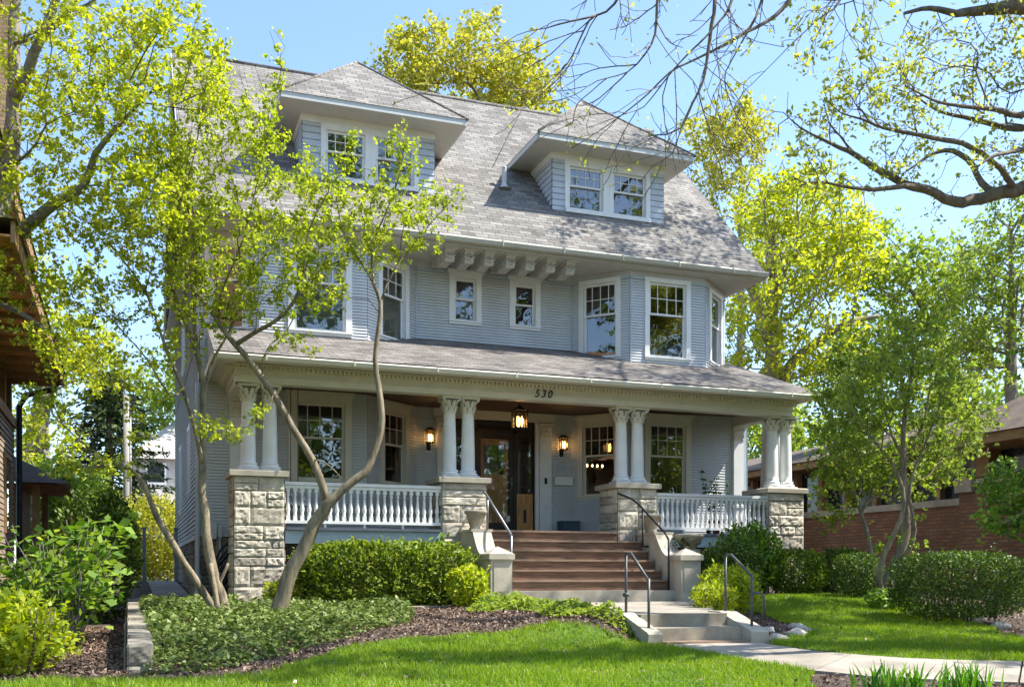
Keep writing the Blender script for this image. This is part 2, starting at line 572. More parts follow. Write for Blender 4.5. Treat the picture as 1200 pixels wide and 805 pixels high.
class Grower:
    def __init__(self, seed):
        self.rng = np.random.default_rng(seed)
        self.pos = np.zeros((60000, 3)); self.par = np.full(60000, -1, int)
        self.minr = np.zeros(60000); self.plen = np.zeros(60000)
        self.n = 0

    def node(self, p, par, r=0.):
        i = self.n
        self.pos[i] = p; self.par[i] = par; self.minr[i] = r
        self.plen[i] = 0 if par < 0 else self.plen[par] + np.linalg.norm(self.pos[par] - np.asarray(p))
        self.n += 1
        return i

    def limb(self, pts, step=.22):
        q = catmull(pts, step)
        if self.n == 0:
            par = -1
        else:
            par = int(np.argmin(np.linalg.norm(self.pos[:self.n] - q[0][:3], axis=1)))
            if np.linalg.norm(self.pos[par] - q[0][:3]) < .6:
                q = q[1:]
        for p in q:
            j = self.rng.normal(size=3) * min(.012, p[3] * .12)
            par = self.node(p[:3] + j, par, max(p[3], .004))

    def targets(self, T, bf=.25, step=.25, wig=.035, maxd=9e9):
        T = np.asarray(T)
        d0 = np.array([np.min(np.linalg.norm(self.pos[:self.n] - t, axis=1)) for t in T])
        for t in T[np.argsort(d0)]:
            d = np.linalg.norm(self.pos[:self.n] - t, axis=1)
            i = int(np.argmin(d + bf * self.plen[:self.n]))
            D = d[i]
            if D < .08 or D > maxd:
                continue
            p0 = self.pos[i].copy()
            if self.par[i] >= 0:
                dr = p0 - self.pos[self.par[i]]
                dr = dr / (np.linalg.norm(dr) + 1e-9)
            else:
                dr = np.array([0, 0, 1.])
            ctrl = p0 + (dr * .35 + (t - p0) / D * .25 + np.array([0, 0, -.03])) * D
            k = max(1, int(round(D / step)))
            par = i
            for s in range(1, k + 1):
                a = s / k
                q = (1 - a) ** 2 * p0 + 2 * a * (1 - a) * ctrl + a * a * t
                q = q + self.rng.normal(size=3) * wig * (1 if s < k else .3) * min(1, D)
                par = self.node(q, par)

    def twigs(self, start, end, every, ln, levels=2, droop=.25, crook=.18, spread=.8):
        """side shoots along nodes start..end: each leaves forward and outward, bends, and forks again"""
        rng = self.rng
        for i in range(start, end):
            if self.par[i] < 0 or rng.uniform() > every:
                continue
            d = self.pos[i] - self.pos[self.par[i]]
            d /= np.linalg.norm(d) + 1e-9
            self._shoot(i, d, ln * rng.uniform(.4, 1.25), levels, droop, crook, spread)

    def _shoot(self, i, d, ln, lv, droop, crook, spread):
        rng = self.rng
        q = rng.normal(size=3); q -= d * q.dot(d); q /= np.linalg.norm(q) + 1e-9
        v = d * .75 + q * spread * rng.uniform(.5, 1.1)
        v /= np.linalg.norm(v)
        st = max(.05, ln / 8)
        par = i; p = self.pos[i].copy()
        n = max(3, int(ln / st))
        bend = rng.normal(size=3) * .12
        for k in range(n):
            v = v + bend * .5 + rng.normal(size=3) * crook * .5 + np.array([0, 0, -droop * .12])
            v /= np.linalg.norm(v)
            p = p + v * st
            par = self.node(p, par)
            if lv > 1 and k > 0 and rng.uniform() < .42:
                self._shoot(par, v, ln * rng.uniform(.3, .6), lv - 1, droop, crook, spread)

    def finish(self, tip=.0035, p=2.35, rmax=.5):
        n = self.n
        acc = np.zeros(n); nch = np.zeros(n, int)
        r = np.zeros(n)
        for i in range(n - 1, -1, -1):
            rr = acc[i] ** (1 / p) if acc[i] > 0 else tip
            if self.minr[i] > 0:
                rr = self.minr[i]
            r[i] = min(rr, rmax)
            if self.par[i] >= 0:
                pr = self.par[i]
                acc[pr] += r[i] ** p
                nch[pr] += 1
        for i in range(n):       # never thicker than the parent
            if self.par[i] >= 0:
                r[i] = min(r[i], r[self.par[i]])
        self.r = r; self.nch = nch
        return r

    def wood(self, name, mats, parent, thin=.012):
        n = self.n
        best = np.full(n, -1)
        for i in range(n):
            q = self.par[i]
            if q >= 0 and (best[q] < 0 or self.r[i] > self.r[best[q]]):
                best[q] = i
        mb = MB()
        for i in range(n):
            q = self.par[i]
            if q >= 0 and best[q] == i:
                continue
            ch = [i]
            while best[ch[-1]] >= 0:
                ch.append(best[ch[-1]])
            pts = [self.pos[j] for j in ch]; rad = [self.r[j] for j in ch]
            if q >= 0:
                pts = [self.pos[q]] + pts; rad = [min(rad[0] * 1.15, self.r[q])] + rad
            if len(pts) < 2:
                continue
            R = max(rad)
            sides = 10 if R > .06 else 6 if R > .025 else 4 if R > .01 else 3
            mb.tube(pts, rad, sides, 0 if R > thin else 1)
        return mb.build(name, mats, parent, uv=False)

    def leaf_points(self, rleaf, k, spread, tips_only=False):
        idx = np.where((self.r[:self.n] <= rleaf) & ((self.nch == 0) if tips_only else True))[0]
        cnt = self.rng.poisson(k, len(idx))
        ii = np.repeat(idx, cnt)
        pp = np.where(self.par[ii] >= 0, self.par[ii], ii)
        f = self.rng.uniform(0, 1, (len(ii), 1)) ** .8
        P = self.pos[pp] * (1 - f) + self.pos[ii] * f
        P = P + self.rng.normal(size=P.shape) * spread * .72
        m = max(1, len(P) // 4)                      # leaves sit in small rosettes along the twigs
        c = P[self.rng.choice(len(P), m, replace=False)]
        P = np.repeat(c, self.rng.integers(2, 7, m), axis=0)
        return P + self.rng.normal(size=P.shape) * spread * .36


def blob(rng, u, v, ru, rv, t, rt, n):
    """points through an ellipsoid seen at (u,v) in the photo, t metres deep"""
    q = rng.normal(size=(n, 3))
    q /= np.linalg.norm(q, axis=1, keepdims=True)
    q *= rng.uniform(0, 1, (n, 1)) ** .42
    c = np.array(px(u, v, t))
    R = np.array([CS, -SN, 0]); Fw = np.array([SN, CS, 0])
    return c + R * (q[:, :1] * ru * t / FPX) + Fw * (q[:, 1:2] * rt) + np.array([0, 0, 1.]) * (q[:, 2:] * rv * t / FPX)


def limb_px(*pts):
    """pts (u, v, t, radius)"""
    return [px(u, v, t) + (r,) for u, v, t, r in pts]


def make_tree(name, label, cat, base, limbs, blobs, leaf, bark, seed, leafsize, k, spread, bf=.25, step=.28, rleaf=.008,
              tip=.0035, group=None, up=.4, tips_only=False, wig=.035, extra=None, width=.72, density=1.0, rmax=.5):
    g = Grower(seed)
    for lb in limbs:
        g.limb(lb)
    if blobs or extra is not None:
        T = [blob(g.rng, *b) for b in blobs]
        if extra is not None:
            T += extra
        g.targets(np.concatenate(T), bf, step, wig)
    g.finish(tip, rmax=rmax)
    root = thing(name, base, label, cat, group)
    g.wood('trunk', [bark, 'twig'], root)
    P = g.leaf_points(rleaf, k * 5.2 * density, spread, tips_only)
    V, F = leaf_quads(P, leafsize * 1.05, g.rng, up, width=width)
    np_object('crown', V, F, leaf, root)
    return root, g


exec_parts = []
# ================================================================== HOUSE
FY, RY = 21.6, 22.7          # bay front plane, recessed centre plane
FL, FLZ = .87, 3.84          # porch floor, porch ceiling
house = thing('house', (7.7, 24, -.6), 'grey blue three storey clapboard house with hipped dormers and columned front porch', 'house')


def siding(mb, fr, s0, s1, z0, z1, holes=(), pitch=.064, lip=.019, mat=0, clip=None):
    z = z0
    while z < z1 - 1e-6:
        zt = min(z + pitch, z1)
        a0, a1 = (s0, s1) if clip is None else clip((z + zt) / 2)
        segs = [(a0, a1)]
        for h0, h1, hz0, hz1 in holes:
            if (z + zt) / 2 > hz0 and (z + zt) / 2 < hz1:
                ns = []
                for a, b in segs:
                    if h1 <= a or h0 >= b:
                        ns.append((a, b))
                    else:
                        if h0 > a: ns.append((a, h0))
                        if h1 < b: ns.append((h1, b))
                segs = ns
        for a, b in segs:
            if b - a < .004: continue
            g = min(pitch * .2, .016)
            mb.quad(fr(a, lip, z), fr(b, lip, z), fr(b, lip * .35, zt - g), fr(a, lip * .35, zt - g), mat)
            mb.quad(fr(a, -.012, z), fr(b, -.012, z), fr(b, lip, z), fr(a, lip, z), mat)
            mb.quad(fr(a, lip * .35, zt - g), fr(b, lip * .35, zt - g), fr(b, -.012, zt - g), fr(a, -.012, zt - g), mat)
            mb.quad(fr(a, -.012, zt - g), fr(b, -.012, zt - g), fr(b, -.012, zt), fr(a, -.012, zt), mat)
        z = zt


def window(fr, s0, s1, z0, z1, cas=.12, head=.12, sill=True, split=.42, cols=4, rows=2, fill=None, crown=False, paint='white_paint', o=0., glass='glass', sillh=.09):
    """glass opening s0..s1, z0..z1; casing outside it; double hung"""
    mb = MB()
    mb.fbox(fr, s0 - cas, s0, o - .02, o + .045, z0 - .02, z1 + .001)
    mb.fbox(fr, s1, s1 + cas, o - .02, o + .045, z0 - .02, z1 + .001)
    mb.fbox(fr, s0 - cas, s1 + cas, o - .02, o + .048, z1 + .001, z1 + head)
    if crown:
        mb.fbox(fr, s0 - cas - .05, s1 + cas + .05, o - .02, o + .10, z1 + head, z1 + head + .06)
        mb.fbox(fr, s0 - cas - .02, s1 + cas + .02, o - .02, o + .07, z1 + head - .05, z1 + head - .001)
    # reveal lining
    mb.fbox(fr, s0 - .012, s0 + .012, o - .14, o - .021, z0 - .012, z1 + .012)
    mb.fbox(fr, s1 - .012, s1 + .012, o - .14, o - .021, z0 - .012, z1 + .012)
    mb.fbox(fr, s0 + .013, s1 - .013, o - .14, o - .021, z1 - .011, z1 + .012)
    w = mb.build('window', paint, house)
    if sill:
        MB().fbox(fr, s0 - cas - .01, s1 + cas + .01, o - .02, o + .07, z0 - .06, z0 - .022).fbox(
            fr, s0 - cas, s1 + cas, o - .02, o + .04, z0 - .06 - sillh * .6, z0 - .061).build('sill', paint, w)
    zm = z1 - (z1 - z0) * split
    sb = MB()
    e = .042
    for a, b, d in ((zm - .02, z1 - .013, .0), (z0 - .012, zm + .021, -.04)):
        sb.fbox(fr, s0 + .013, s0 + .013 + e, o + d - .05, o + d - .016, a, b)
        sb.fbox(fr, s1 - .013 - e, s1 - .013, o + d - .05, o + d - .016, a, b)
        sb.fbox(fr, s0 + .013 + e, s1 - .013 - e, o + d - .05, o + d - .016, a, a + e)
        sb.fbox(fr, s0 + .013 + e, s1 - .013 - e, o + d - .05, o + d - .016, b - e, b)
    W = s1 - s0
    for k in range(1, cols):
        sb.fbox(fr, s0 + W * k / cols - .009, s0 + W * k / cols + .009, o - .045, o - .022, zm + .022, z1 - .056)
    for k in range(1, rows):
        zz = zm + (z1 - zm) * k / rows
        sb.fbox(fr, s0 + .056, s1 - .056, o - .046, o - .021, zz - .009, zz + .009)
    sb.build('sash', paint, w)
    pb = MB()
    pb.quad(fr(s0 + .05, o - .034, zm), fr(s1 - .05, o - .034, zm), fr(s1 - .05, o - .034, z1 - .05), fr(s0 + .05, o - .034, z1 - .05))
    pb.quad(fr(s0 + .05, o - .074, z0 + .02), fr(s1 - .05, o - .074, z0 + .02), fr(s1 - .05, o - .074, zm), fr(s0 + .05, o - .074, zm))
    pb.build('pane', glass, w)
    if fill == 'blind':
        bb = MB(); z = z0
        while z < z1 - .04:
            bb.quad(fr(s0 + .03, o - .14, z), fr(s1 - .03, o - .14, z), fr(s1 - .03, o - .12, z + .032), fr(s0 + .03, o - .12, z + .032)); z += .042
        bb.build('blind', 'blind', w)
    elif fill == 'curtain':
        cb = MB(); n = 24
        for side in (0, 1):
            a0 = s0 - .05 if side == 0 else s0 + W * .6
            a1 = s0 + W * .4 if side == 0 else s1 + .05
            for k in range(n):
                a, b = a0 + (a1 - a0) * k / n, a0 + (a1 - a0) * (k + 1) / n
                cb.quad(fr(a, o - .2 - .03 * (k % 2), z0 - .1), fr(b, o - .2 - .03 * ((k + 1) % 2), z0 - .1), fr(b, o - .2 - .03 * ((k + 1) % 2), z1 + .1), fr(a, o - .2 - .03 * (k % 2), z1 + .1))
        cb.build('curtain', 'curtain', w)
    elif fill == 'shade':
        MB().fbox(fr, s0, s1, o - .16, o - .15, z0 + (z1 - z0) * .62, z1).build('roller_shade', 'curtain', w)
    return (s0 - .013, s1 + .013, z0 - .02, z1 + .013)


# ---- wall facets
f1 = [frame(a, b) for a, b in (((1.35, FY), (4.75, FY)), ((4.75, FY), (6.12, RY)), ((6.12, RY), (9.94, RY)), ((9.94, RY), (10.95, FY)), ((10.95, FY), (14.1, FY)))]
f2 = [frame((1.35, RY - .1), (2.5, FY)), frame((2.5, FY), (4.75, FY)), f1[1], f1[2], f1[3], frame((10.95, FY), (12.95, FY)), frame((12.95, FY), (14.1, RY - .1))]
Z1, Z2, ZT = .75, 4.72, 7.1
h1 = [[] for _ in f1]; h2 = [[] for _ in f2]
# ground floor windows
h1[0].append(window(f1[0], 3.24 - 1.35, 4.27 - 1.35, 1.98, 3.55, .15, .17, True, .46, 4, 2, None, True, 'cream_paint'))
h1[1].append(window(f1[1], .56, 1.32, 2.0, 3.52, .13, .17, True, .46, 3, 2, None, True, 'cream_paint'))
h1[3].append(window(f1[3], .31, 1.13, 1.86, 3.52, .13, .17, True, .44, 4, 2, None, True, 'cream_paint'))
h1[4].append(window(f1[4], 11.47 - 10.95, 12.42 - 10.95, 1.88, 3.52, .14, .17, True, .46, 4, 2, None, True, 'cream_paint'))
# first floor windows
h2[0].append(window(f2[0], .35, 1.15, 5.08, 6.78, .12, .14, True, .42, 4, 2, 'shade'))
h2[1].append(window(f2[1], 3.22 - 2.5, 4.29 - 2.5, 5.08, 6.78, .13, .14, True, .42, 4, 2, 'blind'))
h2[2].append(window(f2[2], .48, 1.31, 5.17, 6.72, .13, .16, True, .42, 3, 2, 'blind'))
h2[3].append(window(f2[3], 7.02 - 6.12, 7.54 - 6.12, 5.84, 6.78, .13, .13, True, .5, 1, 1, None, True))
h2[3].append(window(f2[3], 8.49 - 6.12, 9.01 - 6.12, 5.84, 6.78, .13, .13, True, .5, 1, 1, None, True))
h2[4].append(window(f2[4], .33, 1.16, 5.12, 6.84, .115, .1, True, .43, 4, 2))
h2[5].append(window(f2[5], 11.45 - 10.95, 12.43 - 10.95, 5.12, 6.84, .12, .1, True, .43, 4, 2))
h2[6].append(window(f2[6], .42, 1.2, 5.18, 6.82, .13, .1, True, .45, 1, 1, 'curtain'))
# entrance opening in the recess
DX0, DX1, DZ = 6.98, 9.06, 3.72
h1[2].append((DX0 - 6.12, DX1 - 6.12, .5, DZ))

wall = MB()
for fr, hs in zip(f1, h1):
    siding(wall, fr, 0, fr.length, Z1, Z2 + .1, hs)
for fr, hs in zip(f2, h2):
    siding(wall, fr, 0, fr.length, Z2 + .1, 6.9, hs)
    wall.fbox(fr, 0, fr.length, -.02, .004, 6.9, ZT)
wall.build('wall', 'siding', house)

# side walls, siding up into the gables
def gable_clip(z):
    if z < ZT: return (0, 11.4)
    k = (z - ZT) * 1.0
    return (min(k, 5.6), 11.4 - min(k, 5.6))


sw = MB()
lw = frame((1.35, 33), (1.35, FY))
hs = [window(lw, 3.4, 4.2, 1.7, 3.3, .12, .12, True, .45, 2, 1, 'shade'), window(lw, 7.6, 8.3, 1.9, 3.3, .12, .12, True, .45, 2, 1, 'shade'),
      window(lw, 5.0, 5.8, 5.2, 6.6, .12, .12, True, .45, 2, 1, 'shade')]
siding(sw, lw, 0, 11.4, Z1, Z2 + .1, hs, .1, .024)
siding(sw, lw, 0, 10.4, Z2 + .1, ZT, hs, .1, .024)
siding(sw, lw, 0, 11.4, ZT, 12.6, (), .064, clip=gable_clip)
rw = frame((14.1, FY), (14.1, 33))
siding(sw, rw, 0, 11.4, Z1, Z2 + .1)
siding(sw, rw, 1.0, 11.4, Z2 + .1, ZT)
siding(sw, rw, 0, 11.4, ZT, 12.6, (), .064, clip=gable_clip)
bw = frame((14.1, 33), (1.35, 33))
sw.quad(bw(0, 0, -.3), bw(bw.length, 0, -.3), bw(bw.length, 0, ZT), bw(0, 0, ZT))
sw.build('gable_wall', 'siding_sunlit', house)

# corner boards and friezes
tb = MB()
for fr, s in ((f1[0], 0), (f1[4], f1[4].length)):
    tb.fbox(fr, s - .02 if s == 0 else s - .10, s + .10 if s == 0 else s + .02, .0, .03, Z1, Z2)
tb.fbox(lw, 11.28, 11.4 + .03, 0, .03, Z1, Z2)
tb.fbox(rw, -.03, .10, 0, .03, Z1, Z2)
for fr in f2:
    tb.fbox(fr, 0.0, fr.length, .0, .035, 6.87, 6.93)
for fr, s in ((f2[0], 0), (f2[6], f2[6].length)):
    tb.fbox(fr, s if s == 0 else s - .08, s + .08 if s == 0 else s, .0, .028, Z2 + .1, 6.86)
for fr, sgn in ((f2[2], 1), (f2[4], 0)):    # thin vertical seams where the bays turn
    tb.fbox(fr, fr.length - .05 if sgn else .0, fr.length if sgn else .05, .0, .024, Z2 + .1, 6.86)
for fr in (f2[1], f2[5], f2[6]):
    tb.fbox(fr, 0, .04, .0, .024, Z2 + .1, 6.86)
tb.build('corner_trim', 'blue_trim', house)

# rubble / ashlar stone
def stone_face(mb, fr, s0, s1, z0, z1, rng, hmin=.14, hmax=.38, wmin=.22, wmax=.95, bulge=.03, mat=0, o0=0.):
    z = z0
    while z < z1 - .02:
        h = rng.uniform(hmin, hmax)
        if z1 - z - h < hmin * .8: h = z1 - z
        s = s0
        while s < s1 - .02:
            w = rng.uniform(wmin, wmax)
            if s1 - s - w < wmin * .8: w = s1 - s
            split = h > .26 and rng.random() < .25
            parts = [(s, w, z, h)] if not split else [(s, w, z, h * .5), (s, w, z + h * .5, h * .5)]
            for a, ww, zz, hh in parts:
                nx, nz_ = 11, 7
                seed = rng.random() * 100
                tilt = rng.uniform(-.5, .5)
                bl = bulge * rng.uniform(.6, 1.3)
                P = []
                for j in range(nz_ + 1):
                    for i in range(nx + 1):
                        u, v = i / nx, j / nz_
                        e = min(u * ww, (1 - u) * ww, v * hh, (1 - v) * hh)
                        k = min(1, e / .022)
                        d = bl * k * (.62 + .5 * tilt * (u - .5) + .55 * mnoise.noise((u * ww * 7 + seed, v * hh * 7, seed)) + .6 * mnoise.noise((u * ww * 19 + seed, v * hh * 19, seed)))
                        P.append(fr(a + .006 + u * (ww - .012), o0 + max(.001, d + .004), zz + .006 + v * (hh - .012)))
                F = [(j * (nx + 1) + i, j * (nx + 1) + i + 1, (j + 1) * (nx + 1) + i + 1, (j + 1) * (nx + 1) + i) for j in range(nz_) for i in range(nx)]
                mb.add(P, F, mat)
            s += w
        z += h


rs = random.Random(4)
fd = MB()
stone_face(fd, lw, 0, 11.4, -.75, .72, rs, .2, .4, .3, .7, .05)
stone_face(fd, frame((1.35, FY), (2.9, FY)), 0, 1.5, -.75, .74, rs, .2, .4, .3, .7, .05)
stone_face(fd, rw, 0, 11.4, -.75, .72, rs, .3, .5, .5, 1.0, .05)
fd.box(1.36, 14.09, FY + .005, 33, -.8, .6, 1)
fd.fbox(lw, 0, 11.42, .0, .07, .70, .80, 2)
fd.build('foundation', ['rubble', 'mortar', 'soffit_paint'], house)

# rooms behind the panes
def poly_inset(fs, d):
    out = [fs[0](0, -d, 0)[:2]]
    for fr in fs:
        out.append(fr(fr.length, -d, 0)[:2])
    return out


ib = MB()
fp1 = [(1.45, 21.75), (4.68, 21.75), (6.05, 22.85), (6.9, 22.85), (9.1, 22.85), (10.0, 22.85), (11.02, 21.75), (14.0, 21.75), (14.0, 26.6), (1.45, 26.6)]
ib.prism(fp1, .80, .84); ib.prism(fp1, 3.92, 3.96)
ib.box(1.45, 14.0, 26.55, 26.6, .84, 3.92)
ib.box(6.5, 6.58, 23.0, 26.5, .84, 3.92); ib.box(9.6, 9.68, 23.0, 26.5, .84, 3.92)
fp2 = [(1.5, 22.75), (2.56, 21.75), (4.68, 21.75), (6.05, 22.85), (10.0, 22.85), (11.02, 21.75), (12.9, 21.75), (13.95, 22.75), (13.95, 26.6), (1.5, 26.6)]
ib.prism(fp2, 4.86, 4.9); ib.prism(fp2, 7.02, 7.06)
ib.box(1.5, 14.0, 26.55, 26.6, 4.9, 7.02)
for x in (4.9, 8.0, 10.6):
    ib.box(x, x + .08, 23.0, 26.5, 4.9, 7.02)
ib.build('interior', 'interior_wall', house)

# ---- main roof
EZ, EY, RIY, RIZ = 7.22, 21.2, 27.0, 12.95
X0, X1 = 1.02, 14.42
rb = MB()
rb.quad((X0, EY, EZ), (X1, EY, EZ), (X1, RIY, RIZ), (X0, RIY, RIZ))
rb.quad((X1, 2 * RIY - EY, EZ), (X0, 2 * RIY - EY, EZ), (X0, RIY, RIZ), (X1, RIY, RIZ))
roof = rb.build('roof', 'shingles', house)
rk = MB()
th = .13
for xa, xb in ((X0 - .03, X0 + .02), (X1 - .02, X1 + .03)):
    for y in (EY, 2 * RIY - EY):
        P = [(xa, y, EZ - .05), (xb, y, EZ - .05), (xb, RIY, RIZ - .02), (xa, RIY, RIZ - .02)]
        Q = [(p[0], p[1], p[2] - .2) for p in P]
        rk.add(P + Q, [(0, 1, 2, 3), (7, 6, 5, 4), (0, 4, 5, 1), (1, 5, 6, 2), (2, 6, 7, 3), (3, 7, 4, 0)])
rk.build('rake_board', 'white_paint', roof)
cap = MB()
cap.tube([(X0, RIY, RIZ), (X1, RIY, RIZ)], .06, 6)
cap.build('ridge_cap', 'shingles', roof)
so = MB()
so.prism([(X0 + .03, EY + .05), (X1 - .03, EY + .05), (X1 - .03, RY + .1), (X0 + .03, RY + .1)], ZT - .03, ZT)
so.box(X0 + .03, 1.33, RY + .1, 33, ZT - .03, ZT)
so.box(14.12, X1 - .03, RY + .1, 33, ZT - .03, ZT)
so.build('soffit', 'soffit_paint', house)
gb = MB()
gprof = [(0, 0), (-.10, .02), (-.13, .10), (-.12, .135), (-.10, .135), (-.02, .12), (0, .12)]
gb.extrude(gprof, lambda x, p, q: (x, EY + .02 + p, ZT - .005 + q), X0, X1)
for k in range(9):
    x = X0 + .8 + k * 1.45
    gb.box(x, x + .02, EY - .125, EY - .10, ZT, ZT + .13)
gb.build('gutter', 'gutter_paint', house)

# scrolled brackets under the eave
bp = []
for t in np.linspace(0, 1, 12):
    bp.append((RY - .06 - 1.0 * t, 6.94 - .13 * math.sin(t * PI * .5) + .03 * math.sin(t * PI * 3)))
bp += [(21.58, 6.79), (21.53, 6.84), (21.52, 6.91), (21.56, 6.96), (21.50, 6.99), (21.44, 7.06), (22.6, 7.06)]
bmesh0 = MB()
bmesh0.extrude(bp, lambda x, p, q: (x, p - 22, q - 7), -.105, .105)
bmesh0.box(-.15, .15, 21.38 - 22, 22.6 - 22, 7.035 - 7, 7.068 - 7)
for sx in (-.115, .115):
    for (y, z, r) in ((21.64, 6.89, .07), (21.9, 6.90, .05), (22.25, 6.93, .04)):
        bmesh0.add([(sx + (.012 if sx > 0 else -.012) * j, y - 22 + r * (1 - .35 * j) * math.cos(a * PI / 5), z - 7 + r * (1 - .35 * j) * math.sin(a * PI / 5)) for j in (0, 1) for a in range(10)],
                   [(a, (a + 1) % 10, 10 + (a + 1) % 10, 10 + a) for a in range(10)] + [tuple(range(10, 20))])
for k in range(14):
    bmesh0.lathe([(.0, -.02), (.024, 0), (.0, .02)], (rs.uniform(-.1, .1), 21.5 - 22 + rs.uniform(-.02, .03), rs.uniform(6.85, 7.0) - 7), 6)
b0 = None
for x in (6.56, 7.0, 7.46, 7.96, 8.43, 8.93, 9.41):
    if b0 is None:
        b0 = bmesh0.build('bracket', 'soffit_paint', house, loc=(x, 22, 7))
    else:
        c = b0.copy(); COL.objects.link(c); c.location.x = x - house.location.x

# vent pipe on the roof
vb = MB()
vb.lathe([(.17, -.02), (.13, .0), (.07, .06), (.06, .10), (.06, .48), (.066, .5), (.05, .51)], (8.42, 23.2, 9.2), 12)
vb.build('vent_pipe', 'lead_vent', house)


# ---- dormers
def dormer(xa, xb, ea, eb, g0, g1, g2, g3):
    """wall xa..xb, eave ea..eb, two glass openings"""
    y0, zs = 22.65, 10.0
    roofz = lambda y: EZ + (y - EY) * (RIZ - EZ) / (RIY - EY)
    fr = frame((xa, y0), (xb, y0))
    zb = roofz(y0) - .05
    hs = [window(fr, a - xa, b - xa, 8.72, 9.72, .11, .13, False, .45, 4, 2, None, False, 'white_paint') for a, b in ((g0, g1), (g2, g3))]
    mb = MB()
    siding(mb, fr, 0, fr.length, zb, zs, hs, .145, .016)
    yr = lambda z: EY + (z - EZ) * (RIY - EY) / (RIZ - EZ)
    fl = frame((xa, yr(zs)), (xa, y0)); ln = fl.length
    siding(mb, fl, 0, ln, zb, zs, (), .145, .016, clip=lambda z: (max(0, ln - (yr(z) - y0)), ln))
    f3 = frame((xb, y0), (xb, yr(zs)))
    siding(mb, f3, 0, ln, zb, zs, (), .145, .016, clip=lambda z: (0, max(0, yr(z) - y0)))
    mb.build('dormer_wall', 'dormer_shingle', house)
    tr = MB()
    tr.fbox(fr, g0 - xa - .11, g3 - xa + .11, .0, .09, 8.60, 8.70)
    tr.fbox(fr, g1 - xa + .11, g2 - xa - .11, .0, .04, 8.70, 9.85)
    tr.fbox(fr, -.01, fr.length + .01, .0, .03, 9.85, 10.0)
    tr.fbox(fl, 0, ln, .0, .03, 9.85, 10.0); tr.fbox(f3, 0, ln, .0, .03, 9.85, 10.0)
    tr.build('dormer_trim', 'white_paint', house)
    ey = 22.05
    MB().box(xa + .05, xb - .05, y0 + .5, y0 + .55, zb, zs - .02).box(xa + .05, xb - .05, y0 + .1, y0 + .5, zs - .06, zs - .03).build('interior', 'interior_wall', house)
    sf = MB()
    yb = yr(zs) + .1
    sf.prism([(ea, ey), (eb, ey), (eb, yb), (ea, yb)], zs, zs + .03)
    sf.build('dormer_soffit', 'soffit_paint', house)
    gt = MB()
    yb2 = yr(10.12)
    gt.box(ea - .03, eb + .03, ey - .06, ey - .001, zs + .0, zs + .14)
    gt.box(ea - .06, ea - .001, ey, yb2 + .05, zs + .001, zs + .139); gt.box(eb + .001, eb + .06, ey, yb2 + .05, zs + .001, zs + .139)
    gt.build('dormer_fascia', 'trim_grey', house)
    xm = (ea + eb) / 2; pz = 12.0; py = ey + 1.98
    e2, e3 = ea - .07, eb + .07; yy = ey - .08; ez = zs + .125
    rf = MB()
    A, B = (e2, yy, ez), (e3, yy, ez)
    C, D = (e3, yr(ez) + .1, ez), (e2, yr(ez) + .1, ez)
    Pk, Q = (xm, py, pz), (xm, yr(pz) + .1, pz)
    rf.add([A, B, Pk], [(0, 1, 2)]); rf.add([B, C, Q, Pk], [(0, 1, 2, 3)]); rf.add([D, A, Pk, Q], [(0, 1, 2, 3)])
    r = rf.build('dormer_roof', 'shingles', house)
    hp = MB()
    hp.tube([A, Pk], .035, 5); hp.tube([B, Pk], .035, 5); hp.tube([Pk, Q], .05, 5)
    hp.build('hip_cap', 'shingles', r)


dormer(3.55, 6.53, 3.04, 7.05, 4.06, 4.93, 5.18, 6.05)
dormer(9.43, 12.41, 8.88, 12.86, 9.86, 10.75, 11.02, 11.91)

# ================================================================== PORCH
PY = 19.5
pr = MB()
pX0, pX1, pE, pEZ = 1.42, 14.38, 18.95, 3.95
slope = (4.93 - pEZ) / (FY - pE)
zt = pEZ + (22.85 - pE) * slope
pr.quad((pX0, pE, pEZ), (pX1, pE, pEZ), (pX1 - .1, 22.85, zt), (pX0 + .1, 22.85, zt))
proof = pr.build('porch_roof', 'porch_shingles', house)
for xa, xb, xc in ((pX0, pX0 + .1, 1), (pX1, pX1 - .1, -1)):
    pv = MB()
    pv.add([(xa, pE, pEZ - .003), (xb, 22.85, zt - .003), (xb, 22.85, pEZ - .1), (xa, pE, pEZ - .1)], [(0, 1, 2, 3), (3, 2, 1, 0)])
    pv.build('porch_gable', 'cream_paint', proof)
pg = MB()
pg.extrude([(0, 0), (-.09, .015), (-.12, .085), (-.11, .11), (-.09, .11), (0, .10)], lambda x, p, q: (x, pE + .10 + p, pEZ - .135 + q), pX0, pX1)
pg.extrude([(0, 0), (-.09, .015), (-.12, .085), (-.11, .11), (-.09, .11), (0, .10)], lambda y, p, q: (pX0 + .08 + p, y, pEZ - .135 + q), pE + .05, 22.6)
for k in range(8):
    x = pX0 + .9 + k * 1.6
    pg.box(x, x + .02, pE - .03, pE - .015, pEZ - .12, pEZ - .03)
pg.build('gutter', 'cream_paint', proof)
